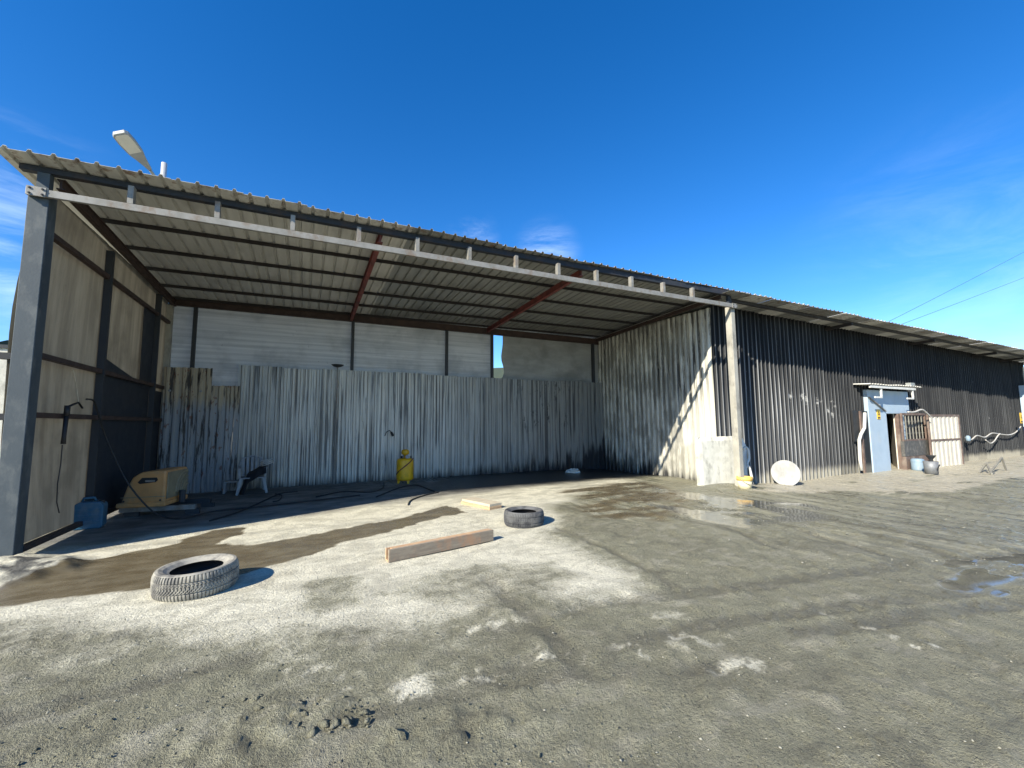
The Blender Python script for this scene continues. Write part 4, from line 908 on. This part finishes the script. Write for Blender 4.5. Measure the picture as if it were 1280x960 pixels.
tag(clo, 'black cloth draped diagonally over the white garden chair', 'cloth')
cpos = Vector(ch.location)
tag(MB().tube([cpos+Vector((.30+.14*math.cos(q*.5)+.012*math.sin(q), -.1+.10*math.sin(q*.5), sh+.27+.0035*q+.04*math.sin(q*.5+1))) for q in range(38)], .011, 6).build('cable_coil', 'hose_grey', smooth=True), 'loose grey cable coil resting on the chair arm', 'cable')
st = at_ground(293, 613); stt = thing('step_stool', 'low white plastic stool beside the garden chair and the tan sheets', 'stool', (st.x, 12.25, 0))
MB().box((-.16, -.13, .24), (.16, .13, .28)).build('stool_top', 'white_plastic', stt, bevel=.01)
for x in (-1, 1):
    for y in (-1, 1): MB().bar((x*.13, y*.1, .24), (x*.15, y*.12, 0), .05, .04).build('leg', 'white_plastic', stt)
# spray gun hook on fence, bowl on stake, bag
hg = thing('spray_gun', 'small black spray gun hooked on the zinc fence above the yellow tank', 'spray gun', PY(489, 540, 12.6)); hgb = Vector(hg.location)
for P, r, nm in (([(481, 545), (483, 540), (487, 538), (490, 541)], .012, 'hook_pipe'), ([(489, 540), (491.5, 545)], .035, 'gun_body')):
    o = MB().tube([PY(x, y, 12.6) for x, y in P], r, 7).build(nm, 'black', hg); o.location = -hgb
bw = PY(422, 458, 12.62); bs = thing('bowl_stake', 'dark shallow bowl fixed on a thin stake against the zinc fence top', 'bowl', (bw.x, 12.6, 0))
MB().lathe([(.03, bw.z-.03), (.10, bw.z-.01), (.17, bw.z+.04), (.155, bw.z+.045), (.09, bw.z+.01)], n=18).build('bowl', 'back_post', bs); MB().tube([(0, 0, 0), (0, 0, bw.z-.03)], .02, 6).build('stake', 'bar_grey', bs)
def crumple(center, r, n, mat, name, label, cat, seed):
    rnd = random.Random(seed); m = MB(); N, K = 14, 8
    rows = []
    for i in range(K+1):
        ph = math.pi*i/K*.5; row = []
        for j in range(N):
            th = 2*math.pi*j/N; q = rnd.uniform(.65, 1.2)
            row.append((center[0]+r[0]*math.cos(th)*math.cos(ph)*q, center[1]+r[1]*math.sin(th)*math.cos(ph)*q, center[2]+r[2]*math.sin(ph)*q))
        rows.append(row)
    m.quadgrid(rows, closed_v=True); return tag(m.build(name, mat), label, cat)
bc = at_ground(716, 591); crumple((bc.x, bc.y, bc.z), (.28, .16, .13), 0, 'white_paint', 'plastic_bag', 'crumpled white plastic bag lying on the dark wet floor at the back', 'bag', 3)

# ---- things at the corner
ga = at_ground(877, 606); A = PY(875, 606, 7.62); B = PY(922, 545, 7.62)
cb = MB(); nx_, nz_ = 10, 12
rows = []
def blk(face_y, sgn):
    out = []
    for j in range(nz_+1):
        row = []
        for i in range(nx_+1):
            u_, v_ = i/nx_, j/nz_
            x = A.x+(B.x-A.x)*u_; z = (A.z-.1)+(B.z-A.z+.1)*v_
            e = min(u_, 1-u_, v_ if sgn > 9 else 1, 1-v_); q = .03 if e < .01 else 0
            x += (.035*(random.random()-.3) if u_ == 0 else 0)+(.02*random.random() if u_ == 1 else 0)
            row.append((x+(.03 if (u_ == 0 and v_ == 1) else 0)-(.02 if (u_ == 1 and v_ == 1) else 0), face_y+sgn*(.002*random.random())+sgn*q, z-(.02*random.random() if v_ == 1 else 0)))
        out.append(row)
    return out
f_, b_ = blk(7.62, 1), blk(7.74, -1)
loop = lambda g: [g[0][i] for i in range(nx_+1)]+[g[j][nx_] for j in range(1, nz_+1)]+[g[nz_][i] for i in range(nx_-1, -1, -1)]+[g[j][0] for j in range(nz_-1, 0, -1)]
cb.quadgrid(f_); cb.quadgrid(b_); cb.quadgrid([loop(f_), loop(b_)], closed_v=True)
tag(cb.build('concrete_block', 'whitewash'), 'upright chipped pale concrete block at the corner behind the grey post', 'block')
pA, pB = at_ground(931, 605), None
q0, q1, q2, q3 = PY(926, 608, 7.70), PY(935, 608, 7.62), PY(933, 558, 7.86), PY(927, 546, 7.86)
lean = MB(); th = Vector((.0, .03, .0)); lean.hexa([q0, q1, q1+th, q0+th, q3, q2, q2+th, q3+th]); tag(lean.build('leaning_plank', 'white_paint'), 'whitewashed narrow plank leaning on the wall behind the cream bucket', 'plank')
tag(MB().tube(smooth_path([PY(929, 562, 7.72), PY(932, 559, 7.7), PY(935, 563, 7.68), PY(936, 573, 7.66), PY(934, 580, 7.62), PY(937, 586, 7.55), PY(940, 598, 7.5)]), .035, 7).build('loose_hose', 'white_paint', smooth=True), 'pale curled hose end sticking up out of the cream bucket', 'hose')
bk = at_ground(936, 611.5); k = depth(bk)/F
bu = thing('cream_bucket', 'cream plastic bucket with an ochre rim standing at the wall corner', 'bucket', (bk.x, bk.y+.1, bk.z-.01))
r0, r1, hb = 7.2*k, 8.8*k, 15.5*k
MB().lathe([(r0, 0), (r1*.97, hb*.74), (r1*.94, hb*.74), (r0*.9, .02)], n=24).build('bucket_body', 'bucket', bu, smooth=True)
MB().lathe([(r1*.98, hb*.70), (r1*1.04, hb*.72), (r1*1.05, hb), (r1*.93, hb), (r1*.92, hb*.74)], n=24, cap=False).build('rim', 'bucket_rim', bu, smooth=True)
MB().tube([(r1*1.05*math.cos(R(t)), r1*1.05*math.sin(R(t))-.01, hb*.86-.14*math.sin(R(t+180))) for t in range(180, 361, 15)], .008, 5).build('handle', 'bar_grey', bu)
dc = PY(973, 592, 7.90); rad = 15.8*depth(dc)/F
m = MB(); m.lathe([(rad*.5, 0), (rad*.985, 0), (rad, .01), (rad, .05), (rad*.985, .06), (rad*.5, .06)], n=40)
dk = m.build('white_disc', 'disc_grey', loc=(dc.x, 7.70, gz(dc.x, 7.8)+rad*.86), rot=(R(80), 0, R(-46))); tag(dk, 'round white painted disc leaning on the black corrugated wall', 'disc')
# bucket pair by the gate
k0 = at_ground(1157, 589); k = depth(k0)/F
dm = thing('blue_pail', 'pale blue plastic drum at the foot of the mottled panel', 'drum', (k0.x, k0.y+.2, k0.z)); MB().lathe([(6*k, 0), (6.6*k, .05), (6.6*k, 13*k), (5.8*k, 14.5*k), (4.5*k, 15*k)], n=20).build('drum_body', 'blue_drum', dm, smooth=True); MB().lathe([(6.7*k, 11*k), (6.9*k, 11.3*k), (6.7*k, 11.6*k)], n=20, cap=False).build('hoop', 'blue_drum', dm)
k0 = at_ground(1172, 593); k = depth(k0)/F
gm = thing('metal_bucket', 'grey metal bucket in front of the cream gate leaf', 'bucket', (k0.x, k0.y+.15, k0.z)); MB().lathe([(6.3*k, 0), (7.4*k, 16*k), (7.1*k, 16*k), (6*k, .03)], n=20).build('bucket_body', 'grey_bucket', gm, smooth=True); MB().bar((-5*k, -7.2*k, 6*k), (3*k, -7.4*k, 12*k), .02, .03).build('handle', 'black', gm)
fn = thing('funnel', 'small dark funnel standing in the grey metal bucket', 'funnel', (k0.x+.05, k0.y+.15, k0.z)); MB().lathe([(.03, 15*k), (.05, 18*k), (5.2*k, 23*k), (4.9*k, 23.2*k)], n=16).build('cone', 'back_post', fn)
# trestle
tp = [at_ground(1224, 591), at_ground(1240, 593.5), at_ground(1258, 589), at_ground(1252, 586)]
tr = thing('trestle', 'low folding steel trestle with splayed legs on the muddy yard', 'trestle', tp[1]); tb_ = Vector(tr.location); dz = .62
h1, h2 = PY(1233, 579, tp[0].y), PY(1252, 572, tp[2].y)
for p, q in ((tp[0], h1), (tp[1], h1), (tp[1]+Vector((.1, .1, 0)), h2), (tp[2], h2)): 
    o = MB().bar(p, q, .05, .05).build('leg', 'trestle', tr); o.location = -tb_
for p, q in ((h1, h1+(h2-h1)*.9+Vector((0, 0, -.12))), (tp[1]+Vector((0, 0, .03)), tp[1]+Vector((.9, .2, .02)))): 
    o = MB().bar(p, q, .05, .05).build('cross_bar', 'trestle', tr); o.location = -tb_
# hose on the black wall
yy = 7.9
hz = [(1207, 547), (1214, 549.5), (1221, 544.5), (1231, 546.5), (1240, 541.5), (1252, 543), (1262, 543.5), (1270, 540), (1276, 533)]
tag(MB().tube(smooth_path([PY(x, y, yy) for x, y in hz]), .026, 7).build('wall_hose', 'hose_grey', smooth=True), 'grey hose slung along the black wall right of the gate', 'hose', 'hoses hung on the black wall')
tag(MB().tube(smooth_path([PY(x, y, yy-.1) for x, y in [(1232, 550), (1238, 554), (1243, 551), (1247, 545), (1250, 542)]]), .024, 7).build('wall_hose', 'hose_grey', smooth=True), 'hanging loop of grey hose below the long wall hose', 'hose', 'hoses hung on the black wall')
tag(MB().tube(smooth_path([PY(x, y, 7.5) for x, y in [(1135, 515), (1143, 515), (1152, 512), (1158, 516), (1163, 521)]]), .03, 7).build('wall_hose', 'hose_grey', smooth=True), 'grey hose draped over the top of the rusty barred screen', 'hose', 'hoses hung on the black wall')
nz0 = PY(1210, 548, yy-.1); ts = thing('tap_box', 'small pale blue tap box on the wall at the start of the slung hose', 'box', nz0)
MB().lathe([(.05, -.12), (.08, -.08), (.08, .06), (.04, .12)], n=12).build('tap_body', 'blue_drum', ts, smooth=True)

# street lamp behind the shed
yl = 13.6; k = 1.
sp = thing('street_lamp', 'grey street lamp head on an angled arm rising behind the shed roof', 'street lamp', (PY(205, 222, yl).x, yl, 0)); spb = Vector(sp.location)
def lpart(mb, nm, mt, par=None, **q):
    o = mb.build(nm, mt, par or sp, **q)
    if par is None: o.location = -spb
    return o
ptop = PY(205.5, 204, yl); lpart(MB().tube([(ptop.x, yl, 0), ptop], .065, 10), 'pole', 'pole_metal', smooth=True)
E0, E1, E2 = PY(196, 224, yl-.3), PY(188, 213, yl-.6), PY(149, 167, yl-1.6)
lpart(MB().tube([(ptop.x, yl, ptop.z-.55), E0, E1], .035, 8), 'arm', 'lamp_grey', smooth=True)
ax = (E2-E1); Ld = ax.length; ax.normalize(); sd_ = Vector((.80, -.42, .42)); sd_ = (sd_-ax*sd_.dot(ax)).normalized(); nn = ax.cross(sd_).normalized()
if nn.z > 0: nn = -nn
m = MB(); out = [(0, .04), (.12, .06), (.3, .10), (.48, .155), (.75, .175), (.94, .165), (1.0, .11)]
def lam(u, w, d): return E1+ax*(u*Ld)+sd_*w-nn*d
poly = [(u, w) for u, w in out]+[(u, -w) for u, w in reversed(out)]
m.prism(poly, .10, lambda u, v, d: lam(u, v*(1-.0*d), d)); hd = lpart(m, 'lamp_head', 'lamp_grey', bevel=.012)
gl = MB().prism([(.50, .125), (.75, .145), (.93, .135), (.965, .09), (.965, -.09), (.93, -.135), (.75, -.145), (.50, -.125)], .008, lambda u, v, d: lam(u, v, -.009+d)).build('lens', 'lamp_glass', hd)

# power lines, far left wall, hill
for (a, b, c_), lab in ((((1085, 415), (1280, 315), (1500, 200)), 'upper thin power cable crossing the sky behind the long roof'), (((1120, 408), (1280, 347), (1500, 262)), 'lower thin power cable crossing the sky behind the long roof')):
    P = [PY(*a, 30), PY(*b, 30), PY(*c_, 30)]
    tag(MB().tube(smooth_path(P, 8), .028, 5).build('power_line', 'wire'), lab, 'cable', 'power lines')
wt = PY(6, 431, 15.)
nw = thing('boundary_wall', 'pale rendered boundary wall at the far left behind the bulging tarpaulin', 'wall', (-10, 15, 0))
o = MB().box((-24, 15, -.3), (-3.7, 15.2, wt.z-.09)).build('wall_face', 'concrete', nw); o.location = -Vector(nw.location)
o = MB().box((-24, 14.96, wt.z-.088), (-3.7, 15.24, wt.z)).build('coping', 'back_post', nw); o.location = -Vector(nw.location)
m = MB(); rows = []
for j in range(2):
    rows.append([(-420+i*14, 420+40*math.sin(i*.5), (-3 if j == 0 else (PY(3, 423, 420).z*(1+.07*math.sin(i*1.3)+.05*math.sin(i*3.1))))) for i in range(60)])
rows.append([(x, y+90, z*.9) for x, y, z in rows[1]]); m.quadgrid(rows)
hl = m.build('hill', 'hill'); hl['kind'] = 'structure'

# ---- clods and stones
def scatter(name, mat, n, region, smin, smax, seed):
    rnd = random.Random(seed); m = MB(); 
    ico = [(0, 0, 1), (.9, 0, .3), (.28, .85, .35), (-.72, .53, .3), (-.72, -.53, .25), (.28, -.85, .35), (0, 0, -.4)]
    c = 0
    while c < n:
        px, py = region(rnd); p = at_ground(px, py)
        if p.y < .7 or (abs(p.x) > 30): continue
        s = smin+(smax-smin)*rnd.random()**3.5; an = rnd.uniform(0, 6.28); ca, sa = math.cos(an), math.sin(an); b = len(m.v)
        for x, y, z in ico:
            q = rnd.uniform(.65, 1.3); x, y, z = x*q*1.2, y*q*.85, z*q*.7; m.v.append((p.x+s*(x*ca-y*sa), p.y+s*(x*sa+y*ca), p.z+s*z+.004))
        for k in range(5): m.f += [(b, b+1+k, b+1+(k+1) % 5), (b+6, b+1+(k+1) % 5, b+1+k)]
        c += 1
    o = m.build(name, mat, smooth=True); o['kind'] = 'stuff'; return o
scatter('mud_clods', 'mud', 1500, lambda r: (r.uniform(-50, 1300), 960-r.random()**1.3*190), .003, .011, 5)
scatter('mud_clods', 'mud', 120, lambda r: (r.uniform(300, 460), r.uniform(872, 925)), .008, .04, 6)
scatter('mud_clods', 'mud', 90, lambda r: (r.uniform(30, 78), r.uniform(702, 716)), .01, .05, 8)
scatter('pale_stones', 'pebble', 700, lambda r: (r.uniform(-50, 1300), 700+r.random()*260), .003, .011, 9)
scatter('pale_stones', 'pebble', 260, lambda r: (r.uniform(700, 1290), r.uniform(605, 720)), .006, .022, 10)
